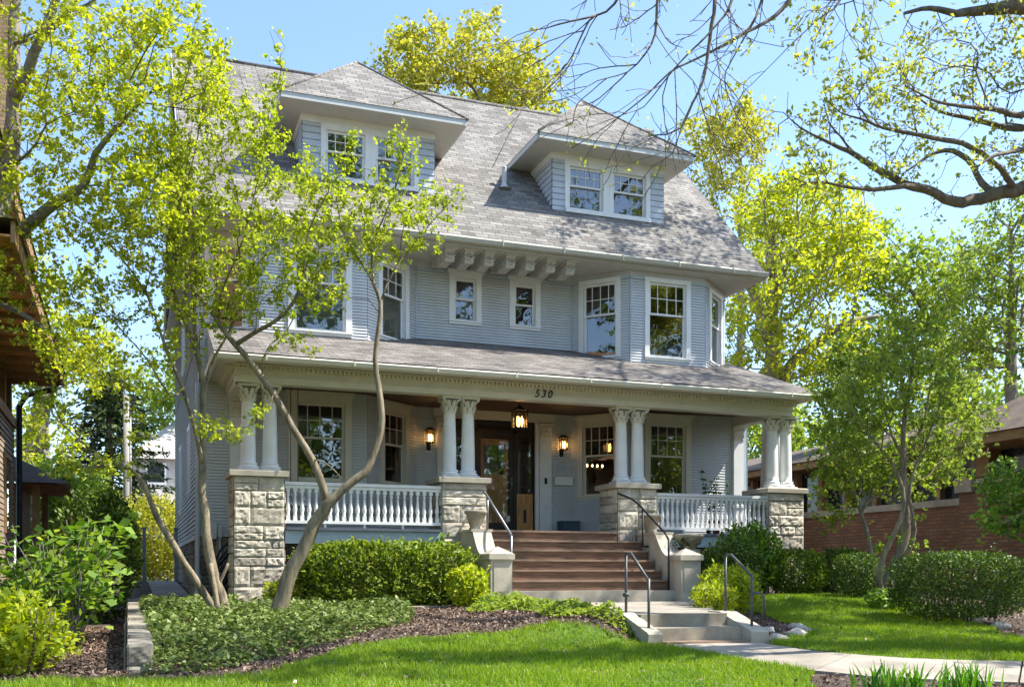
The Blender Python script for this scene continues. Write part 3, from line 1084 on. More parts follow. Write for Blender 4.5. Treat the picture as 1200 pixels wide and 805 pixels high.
# entablature round the porch: front beam, two returns, with dentils
en = MB()
EB, ET = 3.54, 3.86
def beam(fr, ln, a=0, b=0):
    en.fbox(fr, a, ln - b, -.28, .0, EB, 3.66)
    en.fbox(fr, a - .0, ln - b, -.28, .025, 3.66, 3.78)
    en.fbox(fr, a, ln - b, -.28, .05, 3.655, 3.672)
    en.fbox(fr, a, ln - b, -.28, .10, 3.78, ET + .03)
    n = int((ln - a - b) / .085)
    for k in range(n):
        s = a + (ln - a - b) * (k + .5) / n
        en.fbox(fr, s - .024, s + .024, .10, .165, 3.765, 3.825)
    en.fbox(fr, a, ln - b, .10, .20, 3.828, 3.85)
fbm = frame((1.85, 19.62), (14.02, 19.62))
beam(fbm, fbm.length)
lbm = frame((1.88, FY), (1.88, 19.625)); beam(lbm, lbm.length)
rbm = frame((14.0, 19.625), (14.0, FY)); beam(rbm, rbm.length)
en.box(2.165, 2.17, 19.9, FY, EB + .02, 3.84); en.box(13.71, 13.715, 19.9, FY, EB + .02, 3.84)
en.build('entablature', 'cream_paint', house)
ps = MB()
ps.prism([(pX0 + .06, pE + .07), (pX1 - .06, pE + .07), (pX1 - .06, 19.6), (pX0 + .06, 19.6)], 3.862, 3.885)
ps.box(pX0 + .06, 1.86, 19.6, FY, 3.862, 3.885); ps.box(14.02, pX1 - .06, 19.6, FY, 3.862, 3.885)
ps.build('porch_soffit', 'soffit_paint', house)
cl = MB()
cl.prism([(2.18, 19.91), (13.70, 19.91), (13.70, 21.58), (10.96, 21.58), (9.95, 22.68), (6.11, 22.68), (4.74, 21.58), (2.18, 21.58)], 3.78, 3.80)
for k in range(24):
    cl.box(2.2 + k * .48, 2.21 + k * .48, 19.92, 21.5, 3.772, 3.779)
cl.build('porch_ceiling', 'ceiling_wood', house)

# deck, fascia and lattice skirt
dk = MB()
dk.prism([(2.0, 19.52), (14.0, 19.52), (14.0, 21.59), (10.96, 21.59), (9.95, 22.69), (6.11, 22.69), (4.74, 21.59), (2.0, 21.59)], FL - .05, FL)
dk.box(2.76, 5.75, 19.44, 19.521, FL - .055, FL - .005); dk.box(10.55, 13.29, 19.44, 19.521, FL - .055, FL - .005)
dk.build('porch_deck', 'deck_wood', house)
for a, b in ((2.74, 5.77), (10.53, 13.31)):
    MB().box(a, b, 19.50, 19.54, FL - .30, FL - .06).build('deck_fascia', 'blue_trim', house)
for a, b in ((2.75, 5.76), (10.54, 13.3)):
    lt = MB()
    x = a
    while x < b:
        lt.box(x, x + .055, 19.6, 19.62, -.7, FL - .30); x += .085
    lt.box(a, b, 19.619, 19.65, -.7, FL - .29)
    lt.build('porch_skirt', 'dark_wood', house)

# ---- stone piers with paired columns
PC = (2.27, 6.24, 10.06, 13.78)
colm = MB()
colm.box(-.19, .19, -.19, .19, 0, .055)
colm.lathe([(.185, .055), (.20, .075), (.195, .105), (.165, .115), (.16, .13), (.172, .145), (.17, .165), (.152, .175)] +
           [(.140 - .024 * (k / 10) ** 1.7, .18 + 1.15 * k / 10) for k in range(11)] + [(.128, 1.335), (.131, 1.35), (.116, 1.365), (.112, 1.38)], (0, 0, 0), 24)
capm = MB()
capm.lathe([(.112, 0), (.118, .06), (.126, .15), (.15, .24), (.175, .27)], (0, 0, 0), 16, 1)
for ring, (zz, hh, rr, k0) in enumerate(((.0, .13, .122, 0), (.09, .15, .128, .5))):
    for k in range(8):
        a = 2 * PI * (k + k0) / 8
        ca, sa = math.cos(a), math.sin(a)
        prof = [(rr, zz, .045), (rr + .018, zz + hh * .6, .05), (rr + .05, zz + hh, .035), (rr + .065, zz + hh * .88, .02)]
        P = []
        for r_, z_, w_ in prof:
            P += [(ca * r_ - sa * w_, sa * r_ + ca * w_, z_), (ca * (r_ + .014), sa * (r_ + .014), z_ + .004), (ca * r_ + sa * w_, sa * r_ - ca * w_, z_)]
        F = []
        for i in range(3):
            for j in range(2):
                F.append((i * 3 + j, (i + 1) * 3 + j, (i + 1) * 3 + j + 1, i * 3 + j + 1))
        capm.add(P, F, 0)
for a in (45, 135, 225, 315):
    ca, sa = math.cos(math.radians(a)), math.sin(math.radians(a))
    pts = [(ca * (.15 + .08 * t + .018 * math.sin(t * 9)), sa * (.15 + .08 * t + .018 * math.sin(t * 9)), .19 + .085 * t - .05 * max(0, t - .7)) for t in np.linspace(0, 1.15, 8)]
    capm.tube(pts, [.02, .02, .022, .024, .026, .03, .034, .03], 6)
for k in range(26):
    a = rs.random() * 2 * PI; z = rs.uniform(.03, .25)
    r_ = .135 + .03 * z / .25
    capm.lathe([(0, -.014), (.016, 0), (0, .014)], (math.cos(a) * r_, math.sin(a) * r_, z), 5)
capm.box(-.19, .19, -.19, .19, .275, .305); capm.box(-.205, .205, -.205, .205, .305, .33)

col_obj = None
pier_i = 0
for i, cx in enumerate(PC):
    w = .46
    pm = MB()
    rng = random.Random(20 + i)
    zb0 = -.7
    pm.box(cx - w + .01, cx + w - .01, PY + .01, PY + .87, zb0, 1.78, 1)
    stone_face(pm, frame((cx - w, PY), (cx + w, PY)), 0, 2 * w, zb0 + .1, 1.79, rng)
    stone_face(pm, frame((cx - w, PY + .88), (cx - w, PY)), 0, .88, zb0 + .1, 1.79, rng)
    stone_face(pm, frame((cx + w, PY), (cx + w, PY + .88)), 0, .88, zb0 + .1, 1.79, rng)
    stone_face(pm, frame((cx + w, PY + .88), (cx - w, PY + .88)), 0, 2 * w, .88, 1.79, rng)
    pm.box(cx - w - .05, cx + w + .05, PY - .05, PY + .93, zb0, zb0 + .16, 0)
    pier = pm.build('stone_pier', ['limestone', 'mortar'], house)
    cp = MB()
    P = []
    for zz, e in ((1.79, .02), (1.80, .075), (1.89, .08), (1.91, .05)):
        P += [(cx - w - e, PY - e, zz), (cx + w + e, PY - e, zz), (cx + w + e, PY + .88 + e, zz), (cx - w - e, PY + .88 + e, zz)]
    F = [(3, 2, 1, 0), (12, 13, 14, 15)]
    for j in range(3):
        for k in range(4):
            F.append((j * 4 + k, j * 4 + (k + 1) % 4, (j + 1) * 4 + (k + 1) % 4, (j + 1) * 4 + k))
    cp.add(P, F)
    cp.build('pier_cap', 'cast_stone', pier)
    spots = [(cx - .195, PY + .38), (cx + .195, PY + .38)]
    if i == 3: spots = [(cx - .12, PY + .38), (cx + .245, PY + .38), (cx + .245, PY + .72)]
    if i == 0: spots = [(cx - .16, PY + .38), (cx + .24, PY + .38)]
    for sx, sy in spots:
        if col_obj is None:
            col_obj = colm.build('column', 'white_paint', house, loc=(sx, sy, 1.905))
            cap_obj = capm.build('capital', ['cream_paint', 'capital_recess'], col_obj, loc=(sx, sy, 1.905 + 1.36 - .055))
            cap_obj.location.z = 1.31
        else:
            copy_tree(col_obj, house, Vector((sx, sy, 1.905)) - house.location)
# pilasters against the wall: two at the porch ends, two beside the entrance
def pilaster(fr, s, zb, w=.28, ztop=3.54):
    mb = MB()
    mb.fbox(fr, s - w / 2, s + w / 2, .0, .09, zb, ztop - .33)
    mb.fbox(fr, s - w / 2 - .03, s + w / 2 + .03, .0, .12, zb, zb + .13)
    mb.fbox(fr, s - w / 2 - .02, s + w / 2 + .02, .0, .11, zb + .72, zb + .78)
    p = mb.build('pilaster', 'white_paint' if zb < 1 else 'cream_paint', house)
    cb = MB()
    cb.fbox(fr, s - w / 2 - .005, s + w / 2 + .005, .0, .10, ztop - .33, ztop - .05)
    for r in range(2):
        for k in range(4):
            ss = s - w / 2 + w * (k + .5 + (r * .5 if k < 3 else 0)) / 4
            z0 = ztop - .33 + r * .13
            P = []
            for dz, o, ww in ((0, .10, .032), (.08, .115, .036), (.12, .145, .028), (.105, .16, .014)):
                P += [fr(ss - ww, o, z0 + dz), fr(ss, o + .012, z0 + dz + .005), fr(ss + ww, o, z0 + dz)]
            cb.add(P, [(i * 3 + j, i * 3 + j + 1, i * 3 + j + 4, i * 3 + j + 3) for i in range(3) for j in range(2)])
    cb.fbox(fr, s - w / 2 - .04, s + w / 2 + .04, .0, .15, ztop - .05, ztop)
    cb.build('capital', 'cream_paint', p)
pilaster(f1[4], 13.84 - 10.95, FL, .27); pilaster(f1[0], 2.06 - 1.35, FL, .27)
pilaster(f1[2], 9.25 - 6.12, FL, .3); pilaster(f1[2], 6.74 - 6.12, FL, .3)
MB().fbox(f1[2], 6.5 - 6.12, 9.5 - 6.12, .0, .07, 3.56, 3.77).fbox(f1[2], DX0 - 6.2, DX1 - 6.12 + .05, -.02, .05, 3.70, 3.561).build('entry_lintel', 'cream_paint', house)
MB().fbox(f1[2], 9.0 - 6.12, 9.09 - 6.12, -.0, .06, FL + .1, 3.56).build('entry_casing', 'white_paint', house)

# ---- railings
balm = MB()
balm.box(-.035, .035, -.035, .035, 0, .09); balm.box(-.035, .035, -.035, .035, .53, .6)
balm.lathe([(.03, .09), (.036, .11), (.024, .125), (.04, .19), (.042, .22), (.03, .30), (.024, .40), (.022, .46), (.034, .475), (.024, .49), (.03, .53)], (0, 0, 0), 10)
bal0 = None
for a, b in ((PC[0] + .47, PC[1] - .47), (PC[2] + .47, PC[3] - .47)):
    rl = MB()
    y = PY + .10
    rl.box(a, b, y - .07, y + .07, 1.66, 1.72); rl.box(a, b, y - .05, y + .05, 1.60, 1.655)
    rl.box(a, b, y - .05, y + .05, .945, 1.0)
    for k in range(1, 4):
        x = a + (b - a) * k / 4
        rl.box(x - .02, x + .02, y - .02, y + .02, FL, .945)
    rail = rl.build('railing', 'white_paint', house)
    n = 23
    for k in range(n):
        x = a + (b - a) * (k + .5) / n
        if bal0 is None:
            bal0 = balm.build('baluster', 'white_paint', rail, loc=(x, y, 1.0))
        else:
            c = bal0.copy(); COL.objects.link(c); c.parent = rail
            c.location = Vector((x, y, 1.0)) - rootloc(rail)

# ---- entrance
ent = MB()
e = f1[2]
o0 = -.10
def eb(mb, x0, x1, z0, z1, oa, ob, mat=0): mb.fbox(e, x0 - 6.12, x1 - 6.12, oa, ob, z0, z1, mat)
for x0, x1 in ((6.98, 7.06), (7.46, 7.58), (8.49, 8.57), (8.985, 9.06)):
    eb(ent, x0, x1, FL + .1, 3.70, -.14, -.04)
eb(ent, 7.06, 8.985, 3.30, 3.37, -.14, -.04); eb(ent, 7.061, 8.984, 3.62, 3.70, -.14, -.04)
eb(ent, 6.98, 9.06, FL, FL + .10, -.14, .10)
ent.build('door_frame', 'dark_wood', house)
dr = MB()
eb(dr, 7.58, 7.68, FL + .12, 3.30, -.11, -.06); eb(dr, 8.39, 8.49, FL + .12, 3.30, -.11, -.06)
eb(dr, 7.681, 8.389, FL + .12, FL + .32, -.11, -.06); eb(dr, 7.681, 8.389, 3.16, 3.30, -.11, -.06)
door = dr.build('front_door', 'dark_wood', house)
di = MB()
eb(di, 7.69, 8.38, FL + .32, 2.32, -.20, -.15); eb(di, 7.69, 8.38, 3.02, 3.16, -.20, -.15)
eb(di, 7.69, 7.78, 2.32, 3.02, -.20, -.15); eb(di, 8.29, 8.38, 2.32, 3.02, -.20, -.15)
for z0, z1 in ((1.35, 1.75), (1.82, 2.22)):
    eb(di, 7.80, 8.02, z0, z1, -.15, -.138); eb(di, 8.05, 8.27, z0, z1, -.15, -.138)
di.build('door_panel', 'door_wood', door)
dp = MB()
dp.quad(e(7.68 - 6.12, -.085, FL + .32), e(8.39 - 6.12, -.085, FL + .32), e(8.39 - 6.12, -.085, 3.16), e(7.68 - 6.12, -.085, 3.16))
dp.build('storm_pane', 'clear_glass', door)
dg = MB()
dg.quad(e(7.78 - 6.12, -.17, 2.32), e(8.29 - 6.12, -.17, 2.32), e(8.29 - 6.12, -.17, 3.02), e(7.78 - 6.12, -.17, 3.02))
dg.build('pane', 'bright_glass', door)
hd = MB()
hd.fbox(e, 8.425 - 6.12, 8.455 - 6.12, -.06, -.045, 1.98, 2.24)
hd.tube([e(8.44 - 6.12, -.045, 2.0), e(8.44 - 6.12, .0, 2.02), e(8.44 - 6.12, .0, 2.18), e(8.44 - 6.12, -.045, 2.2)], .012, 6)
hd.build('handle', 'steel_rail', door)
for x0, x1 in ((7.06, 7.46), (8.57, 8.985)):
    sl = MB()
    eb(sl, x0, x0 + .04, 1.88, 3.30, -.12, -.07); eb(sl, x1 - .04, x1, 1.88, 3.30, -.12, -.07)
    eb(sl, x0 + .041, x1 - .041, 3.24, 3.30, -.12, -.07)
    s_ = sl.build('sidelight', 'dark_wood', house)
    sl = MB()
    eb(sl, x0, x1, FL + .1, 1.879, -.12, -.07); eb(sl, x0 + .07, x1 - .07, FL + .22, 1.78, -.07, -.055)
    sl.build('lower_panel', 'door_wood', s_)
    sp = MB()
    sp.quad(e(x0 + .04 - 6.12, -.10, 1.88), e(x1 - .04 - 6.12, -.10, 1.88), e(x1 - .04 - 6.12, -.10, 3.24), e(x0 + .04 - 6.12, -.10, 3.24))
    sp.build('pane', 'glass', s_)
    ld = MB()
    xm = (x0 + x1) / 2
    for dx in (-.08, .08):
        eb(ld, xm + dx - .005, xm + dx + .005, 1.9, 3.2, -.099, -.09)
    for z in (2.05, 2.9, 3.05):
        eb(ld, x0 + .07, x1 - .07, z - .005, z + .005, -.098, -.091)
    eb(ld, xm - .035, xm + .035, 1.2, 1.5, -.055, -.04)
    ld.build('lead_came', 'iron', s_)
tp = MB()
tp.quad(e(7.06 - 6.12, -.10, 3.37), e(8.985 - 6.12, -.10, 3.37), e(8.985 - 6.12, -.10, 3.62), e(7.06 - 6.12, -.10, 3.62))
tp.build('transom_pane', 'glass', house)
MB().fbox(e, 8.80 - 6.12 + .42, 8.84 - 6.12 + .44, .09, .11, 2.12, 2.26).build('doorbell', 'iron', house)
# notice taped low on the storm door
MB().fbox(e, 8.30 - 6.12, 8.40 - 6.12, -.055, -.05, 1.22, 1.36).build('notice', 'white_paint', door)

# ---- house number
for ch, s in (('5', 0), ('3', .14), ('0', .28)):
    cu = bpy.data.curves.new('house_number', 'FONT')
    cu.body = ch; cu.size = .215; cu.extrude = .008; cu.shear = .24; cu.offset = .001
    tmp = bpy.data.objects.new('house_number', cu)
    COL.objects.link(tmp)
    bpy.context.view_layer.update()
    me = bpy.data.meshes.new_from_object(tmp)
    bpy.data.objects.remove(tmp)
    me.materials.clear(); me.materials.append(M['iron'])
    o = bpy.data.objects.new('house_number', me)
    COL.objects.link(o)
    o.rotation_euler = (PI / 2, 0, 0)
    o.parent = house
    o.location = Vector((7.76 + s, 19.575, 3.60 + (.0 if ch == '5' else .0))) - house.location

# downspout and electric meter on the near corner
ds = MB()
ds.tube([(1.30, 21.45, 3.8), (1.30, 21.50, 3.5), (1.30, 21.52, .2), (1.30, 21.5, -.35), (1.22, 21.35, -.55)], .05, 8)
ds.lathe([(.07, 0), (.08, .06), (.08, .16), (.06, .2)], (1.30, 21.51, -.22), 10)
ds.build('downspout', 'blue_trim', house)
mt = MB()
mt.box(1.52, 1.66, 21.48, 21.59, .70, 1.05); mt.box(1.70, 1.76, 21.50, 21.59, .72, .95)
mt.tube([(1.73, 21.53, .72), (1.74, 21.5, .3), (1.72, 21.52, -.3)], .02, 6)
mt.build('meter_box', 'lead_vent', house)
# ================================================================== FRONT STEPS AND FITTINGS
SX0, SX1 = 6.55, 10.0
st = thing('porch_steps', (8.3, 18.6, -.5), 'broad flight of worn red brown wooden steps up to the porch', 'steps')
noseY = [19.47, 19.2, 18.92, 18.64, 18.36, 18.08]
noseZ = [.87, .672, .474, .276, .078, -.12]
for i, (y, z) in enumerate(zip(noseY, noseZ)):
    a, b = (6.73, 9.57) if i == 0 else (SX0 + .005, SX1 - .005)
    zb = noseZ[i + 1] if i < 5 else -.318
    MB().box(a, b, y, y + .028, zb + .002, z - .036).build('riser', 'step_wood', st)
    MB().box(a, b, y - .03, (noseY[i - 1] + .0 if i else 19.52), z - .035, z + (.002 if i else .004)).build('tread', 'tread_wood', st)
MB().box(6.2, 10.35, 17.78, 19.4, -.6, -.32).box(SX0, SX1, 18.4, 19.45, -.319, -.05).build('plinth', 'concrete', st)

def pedestal(xa, xb, label):
    t = thing('stair_pedestal', ((xa + xb) / 2, 17.8, -.55), label, 'pedestal', 'stone pedestals at the porch steps')
    m = MB()
    y0, y1 = 17.58, 18.0
    m.box(xa - .03, xb + .03, y0 - .04, y1 + .02, -.56, -.40)
    m.box(xa, xb, y0, y1, -.399, .26)
    m.box(xa + .06, xb - .06, y0 - .012, y0 - .001, -.32, .2)
    m.box(xa - .04, xb + .04, y0 - .05, y1 + .04, .261, .36)
    xm, ym = (xa + xb) / 2, (y0 + y1) / 2
    m.add([(xa - .03, y0 - .04, .361), (xb + .03, y0 - .04, .361), (xb + .03, y1 + .03, .361), (xa - .03, y1 + .03, .361), (xm, ym, .50)],
          [(0, 1, 4), (1, 2, 4), (2, 3, 4), (3, 0, 4), (3, 2, 1, 0)])
    m.build('post', 'cast_stone', t)
    w = MB()
    prof = [(18.03, -.5), (18.03, .34)] + [(18.12 + .55 * k / 9, .35 + .45 * (1 - math.cos(k / 9 * PI * .5)) ** 1.1) for k in range(10)] + [(19.46, .80), (19.46, -.5)]
    w.extrude(prof, lambda x, p, q: (x, p, q), xa + .02, xb - .02)
    w.box(xa - .01, xb + .01, 18.66, 19.47, .801, .85)
    w.build('scroll_wall', 'cast_stone', t)
    return t
pedestal(6.12, 6.53, 'pale stone stair pedestal with scrolled cheek wall beside the clipped green hedge')
pedestal(10.02, 10.45, 'pale stone stair pedestal with scrolled cheek wall beside the low bowl planter')

urnp = [(.13, 0), (.14, .03), (.115, .05), (.13, .09), (.18, .26), (.195, .30), (.225, .315), (.23, .35), (.215, .375), (.18, .37), (.17, .32)]
def urn(x, y, z, label):
    t = thing('stone_urn', (x, y, z), label, 'urn', 'stone urns above the porch steps')
    MB().lathe(urnp, (x, y, z), 20).build('bowl', 'concrete_worn', t)
    MB().lathe([(.17, .0), (.1, .02), (.0, .03)], (x, y, z + .33), 12).build('potting_soil', 'soil', t)
urn(6.33, 19.05, .85, 'tapered grey stone urn on the pedestal nearer the bright clipped hedge')
urn(10.22, 19.2, .85, 'tapered grey stone urn half hidden behind the black upper handrail, by the right balustrade')
pl = thing('bowl_planter', (10.72, 18.5, -.5), 'low wide stone bowl planter on a post behind the stair pedestal', 'planter')
MB().box(10.55, 10.89, 18.33, 18.67, -.6, .50).build('stand', 'concrete_worn', pl)
MB().lathe([(.14, .50), (.16, .53), (.24, .66), (.30, .75), (.31, .79), (.28, .80), (.24, .74)], (10.72, 18.5, 0), 20).build('bowl', 'concrete_worn', pl)
prng = np.random.default_rng(3)
Pp = np.array([10.5, 18.35, .62]) + prng.normal(size=(160, 3)) * np.array([.12, .1, .06])
V, F = leaf_quads(Pp, .07, prng); np_object('planting', V, F, 'leaf_conifer', pl)

def handrail(label, paths, mat, rad=.022, knobs=()):
    t = thing('handrail', tuple(paths[0][0]), label, 'handrail', 'metal handrails of the front steps')
    for nm, pts in zip(('rail',) + ('post',) * 9, paths):
        MB().tube(pts, rad, 8).build(nm, mat, t)
    for k in knobs:
        MB().lathe([(.02, -.03), (.045, -.02), (.045, .02), (.02, .03)], k, 10).build('collar', mat, t)
    return t
handrail('grey pipe handrail climbing the porch steps beside the left stone urn',
         [[(6.62, 17.86, .71), (6.62, 19.3, 1.57), (6.62, 19.45, 1.62)], [(6.62, 17.86, -.33), (6.62, 17.86, .70)], [(6.62, 19.2, .87), (6.62, 19.2, 1.50)]], 'steel_rail', .024)
handrail('black iron handrail climbing the porch steps with a bent foot on the cheek wall',
         [[(9.9, 17.86, .66), (9.9, 18.0, .80), (9.9, 19.2, 1.47), (9.86, 19.36, 1.56), (9.58, 19.46, 1.68)], [(9.9, 17.86, -.33), (9.9, 17.86, .68)],
          [(9.9, 18.95, 1.33), (9.9, 18.95, .60), (9.92, 18.95, .56), (10.03, 18.95, .56)]], 'iron', .022)
handrail('short dark pipe handrail on the concrete steps beside the low ground cover',
         [[(6.2, 12.34, .27), (6.21, 12.22, .27), (6.21, 11.72, -.09)], [(6.2, 12.34, -.6), (6.2, 12.34, .27)], [(6.21, 11.72, -.8), (6.21, 11.72, -.06)]], 'rail_grey', .019, [(6.2, 12.34, -.28)])
handrail('short dark pipe handrail on the concrete steps beside the yellow green bush',
         [[(7.74, 12.36, .26), (7.74, 12.22, .26), (7.74, 11.72, -.03)], [(7.74, 12.36, -.6), (7.74, 12.36, .26)], [(7.74, 11.72, -.75), (7.74, 11.72, .0)],
          [(7.74, 11.72, -.26), (7.86, 11.70, -.25), (7.9, 11.68, -.30), (7.9, 11.68, -.6)]], 'rail_grey', .019)

# lower concrete steps
cs = thing('concrete_steps', (7.0, 11.9, -.9), 'two low concrete steps with sloping cheek walls at the front path', 'steps')
MB().box(6.3, 7.6, 12.10, 12.9, -1.1, -.531).build('step', 'concrete_worn', cs)
MB().box(6.3, 7.6, 11.74, 12.099, -1.1, -.70).build('step', 'concrete_worn', cs)
for xa, xb in ((6.1, 6.297), (7.603, 7.87)):
    MB().extrude([(11.52, -1.1), (11.52, -.76), (11.56, -.735), (12.3, -.515), (12.6, -.515), (12.6, -1.1)], lambda x, p, q: (x, p, q), xa, xb).build('cheek_wall', 'concrete', cs)
MB().box(6.35, 7.58, 11.50, 11.735, -1.0, -.862).build('worn_slab', 'tread_wood', cs)

# porch fittings
def wall_lantern(s, z, label):
    fr = f1[2]
    c = fr(s, .0, z)
    t = thing('wall_lantern', c, label, 'lantern', 'lit wall lanterns beside the front door')
    m = MB()
    m.fbox(fr, s - .05, s + .05, .014, .035, z - .22, z + .05)
    m.tube([fr(s, .03, z - .12), fr(s, .11, z - .15), fr(s, .15, z - .06)], .014, 6)
    for dx in (-.075, .075):
        for o in (.075, .225):
            m.fbox(fr, s + dx - .009, s + dx + .009, o - .009, o + .009, z - .05, z + .21)
    m.fbox(fr, s - .085, s + .085, .065, .235, z - .07, z - .045); m.fbox(fr, s - .1, s + .1, .05, .25, z + .21, z + .24)
    m.fbox(fr, s - .06, s + .06, .09, .21, z + .241, z + .28)
    m.build('frame', 'iron', t)
    MB().fbox(fr, s - .07, s + .07, .08, .22, z - .044, z + .209).build('lamp_glass', 'amber_glass', t)
    for dx in (-.03, .03):
        x, y, zz = fr(s + dx, .15, z)
        MB().lathe([(.008, -.04), (.02, .02), (.024, .07), (.012, .13), (0, .14)], (x, y, zz), 8).build('bulb', 'bulb', t)
    MB().fbox(fr, s - .075, s + .075, .0, .013, z - .27, z + .09).build('back_plate', 'white_paint', t)
wall_lantern(9.68 - 6.12, 3.0, 'lit black wall lantern above the white mailbox')
wall_lantern(6.40 - 6.12, 3.02, 'lit black wall lantern beside the narrow angled porch window')
hl = thing('hanging_lantern', (7.98, 21.0, 3.15), 'large lit black lantern hanging in front of the door', 'lantern')
m = MB()
cx, cy = 7.98, 21.0
for dx in (-.13, .13):
    for dy in (-.13, .13):
        m.box(cx + dx - .012, cx + dx + .012, cy + dy - .012, cy + dy + .012, 3.16, 3.55)
for z in (3.15, 3.55):
    m.box(cx - .15, cx + .15, cy - .15, cy + .15, z - .012, z + .012)
m.lathe([(.15, 0), (.09, .05), (.03, .07), (.012, .12)], (cx, cy, 3.562), 12)
m.tube([(cx, cy, 3.66), (cx, cy, 3.79)], .01, 6)
for k in (-1, 1):
    m.box(cx + k * .045 - .005, cx + k * .045 + .005, cy - .142, cy - .132, 3.16, 3.55)
    m.box(cx - .142, cx - .132, cy + k * .045 - .005, cy + k * .045 + .005, 3.16, 3.55)
m.build('frame', 'iron', hl)
MB().box(cx - .125, cx + .125, cy - .125, cy + .125, 3.165, 3.535).build('lamp_glass', 'amber_glass', hl)
for dx, dy in ((-.05, 0), (.05, 0), (0, .05)):
    MB().lathe([(.01, 0), (.026, .08), (.03, .14), (.012, .21), (0, .22)], (cx + dx, cy + dy, 3.2), 8).build('bulb', 'bulb', hl)
mbx = thing('mailbox', (9.74, 22.6, 2.1), 'long white metal mailbox on the porch wall', 'mailbox')
MB().fbox(f1[2], 9.47 - 6.12, 9.93 - 6.12, .014, .13, 2.10, 2.27).build('body', 'white_paint', mbx)
MB().fbox(f1[2], 9.46 - 6.12, 9.94 - 6.12, .014, .15, 2.271, 2.295).build('lid', 'white_paint', mbx)
tag(MB().fbox(f1[2], 9.60 - 6.12, 9.76 - 6.12, .014, .022, 2.45, 2.62).build('wall_plaque', 'blue_trim', None, loc=(0, 0, 0)), 'small pale plaque on the siding between lantern and mailbox', 'plaque')
bx = thing('storage_box', (9.72, 22.3, FL), 'small dark blue box on the porch floor below the mailbox', 'box')
MB().box(9.5, 9.93, 22.15, 22.5, FL + .004, 1.20).build('body', 'package_blue', bx)
MB().box(9.49, 9.94, 22.14, 22.51, 1.201, 1.235).build('lid', 'package_blue', bx)
sg = thing('porch_swing', (2.95, 20.8, 1.3), 'porch swing on two thin chains behind the left balustrade', 'swing')
MB().box(2.75, 3.3, 20.2, 21.4, 1.32, 1.37).build('seat', 'white_paint', sg)
b = MB()
for k in range(9): b.box(2.72, 2.75, 20.22 + k * .14, 20.28 + k * .14, 1.37, 1.9)
b.box(2.71, 2.76, 20.2, 21.42, 1.9, 1.95); b.build('backrest', 'white_paint', sg)
for y in (20.32, 21.28):
    MB().tube([(3.1, y, 1.6), (3.1, y, 3.78)], .010, 5).build('chain', 'steel_rail', sg)
    MB().tube([(2.76, y, 1.9), (3.1, y, 1.62), (3.32, y, 1.36)], .016, 5).build('arm', 'white_paint', sg)
pp = thing('potted_plant', (12.75, 20.9, FL), 'leafy potted plant on the porch behind the right balustrade', 'plant')
MB().lathe([(.14, 0), (.17, .2), (.19, .34), (.2, .36), (.17, .36), (.15, .3)], (12.75, 20.9, FL + .004), 16).build('pot', 'terracotta', pp)
sm = MB(); Pl = []
for k in range(9):
    a = k * 2.4; r = .1 + .03 * k; h = .7 + .12 * (k % 5)
    pts = [(12.75 + r * t * math.cos(a) * 1.6, 20.9 + r * t * math.sin(a), FL + .3 + h * t) for t in (0, .4, .75, 1)]
    sm.tube(pts, .006, 4)
    for t in (.4, .6, .75, .85, 1): Pl += [(12.75 + r * t * math.cos(a) * 1.6 + q * .05, 20.9 + r * t * math.sin(a), FL + .3 + h * t) for q in (-1, 0, 1)]
sm.build('stem', 'leaf_yew', pp)
V, F = leaf_quads(np.array(Pl), .10, prng); np_object('foliage', V, F, 'leaf_yew', pp)
ch = thing('chandelier', (10.35, 23.6, 3.0), 'chandelier with warm bulbs seen through the porch window', 'chandelier')
c_ = MB(); c_.tube([(10.95, 23.7, 3.92), (10.95, 23.7, 2.66)], .012, 6); c_.tube([(10.65, 23.7, 2.64), (11.25, 23.7, 2.64)], .018, 6)
c_.build('frame', 'iron', ch)
for k in range(5):
    MB().lathe([(0, -.03), (.02, -.015), (.025, .01), (.012, .04), (0, .045)], (10.68 + k * .14, 23.7, 2.71), 8).build('bulb', 'bulb', ch)
tl = thing('table_lamp', (10.3, 23.3, 1.5), 'table lamp with pale drum shade behind the porch window', 'lamp')
MB().lathe([(.09, 1.45), (.06, 1.5), (.03, 1.65), (.05, 1.8), (.02, 2.0)], (10.5, 23.3, 0), 12).build('base', 'dark_wood', tl)
MB().lathe([(.16, 1.97), (.13, 2.38)], (10.5, 23.3, 0), 16).build('lamp_shade', 'shade_cloth', tl)
tt = thing('side_table', (10.28, 23.3, .84), 'dark side table under the lamp indoors', 'table')
MB().box(10.2, 10.8, 23.05, 23.55, 1.40, 1.445).build('tabletop', 'dark_wood', tt)
for dx in (-.25, .25):
    for dy in (-.2, .2):
        MB().box(10.5 + dx - .02, 10.5 + dx + .02, 23.3 + dy - .02, 23.3 + dy + .02, .845, 1.399).build('leg', 'dark_wood', tt)
hs_ = MB()
rr = random.Random(5)
for k in range(7):
    c0 = (1.72 + rr.uniform(-.05, .05), 20.85 + rr.uniform(-.05, .05), -.5 + .15 * k)
    hs_.tube([(c0[0] + .17 * math.cos(a) * rr.uniform(.7, 1.1), c0[1] + .1 * math.sin(a), c0[2] + .22 * math.sin(a * 1.0 + 1)) for a in np.linspace(0, 6.3, 14)], .022, 6)
tag(hs_.build('garden_hose', 'black_hose', None, loc=(0, 0, 0)), 'coiled black garden hose hanging beside the first stone pier', 'hose')

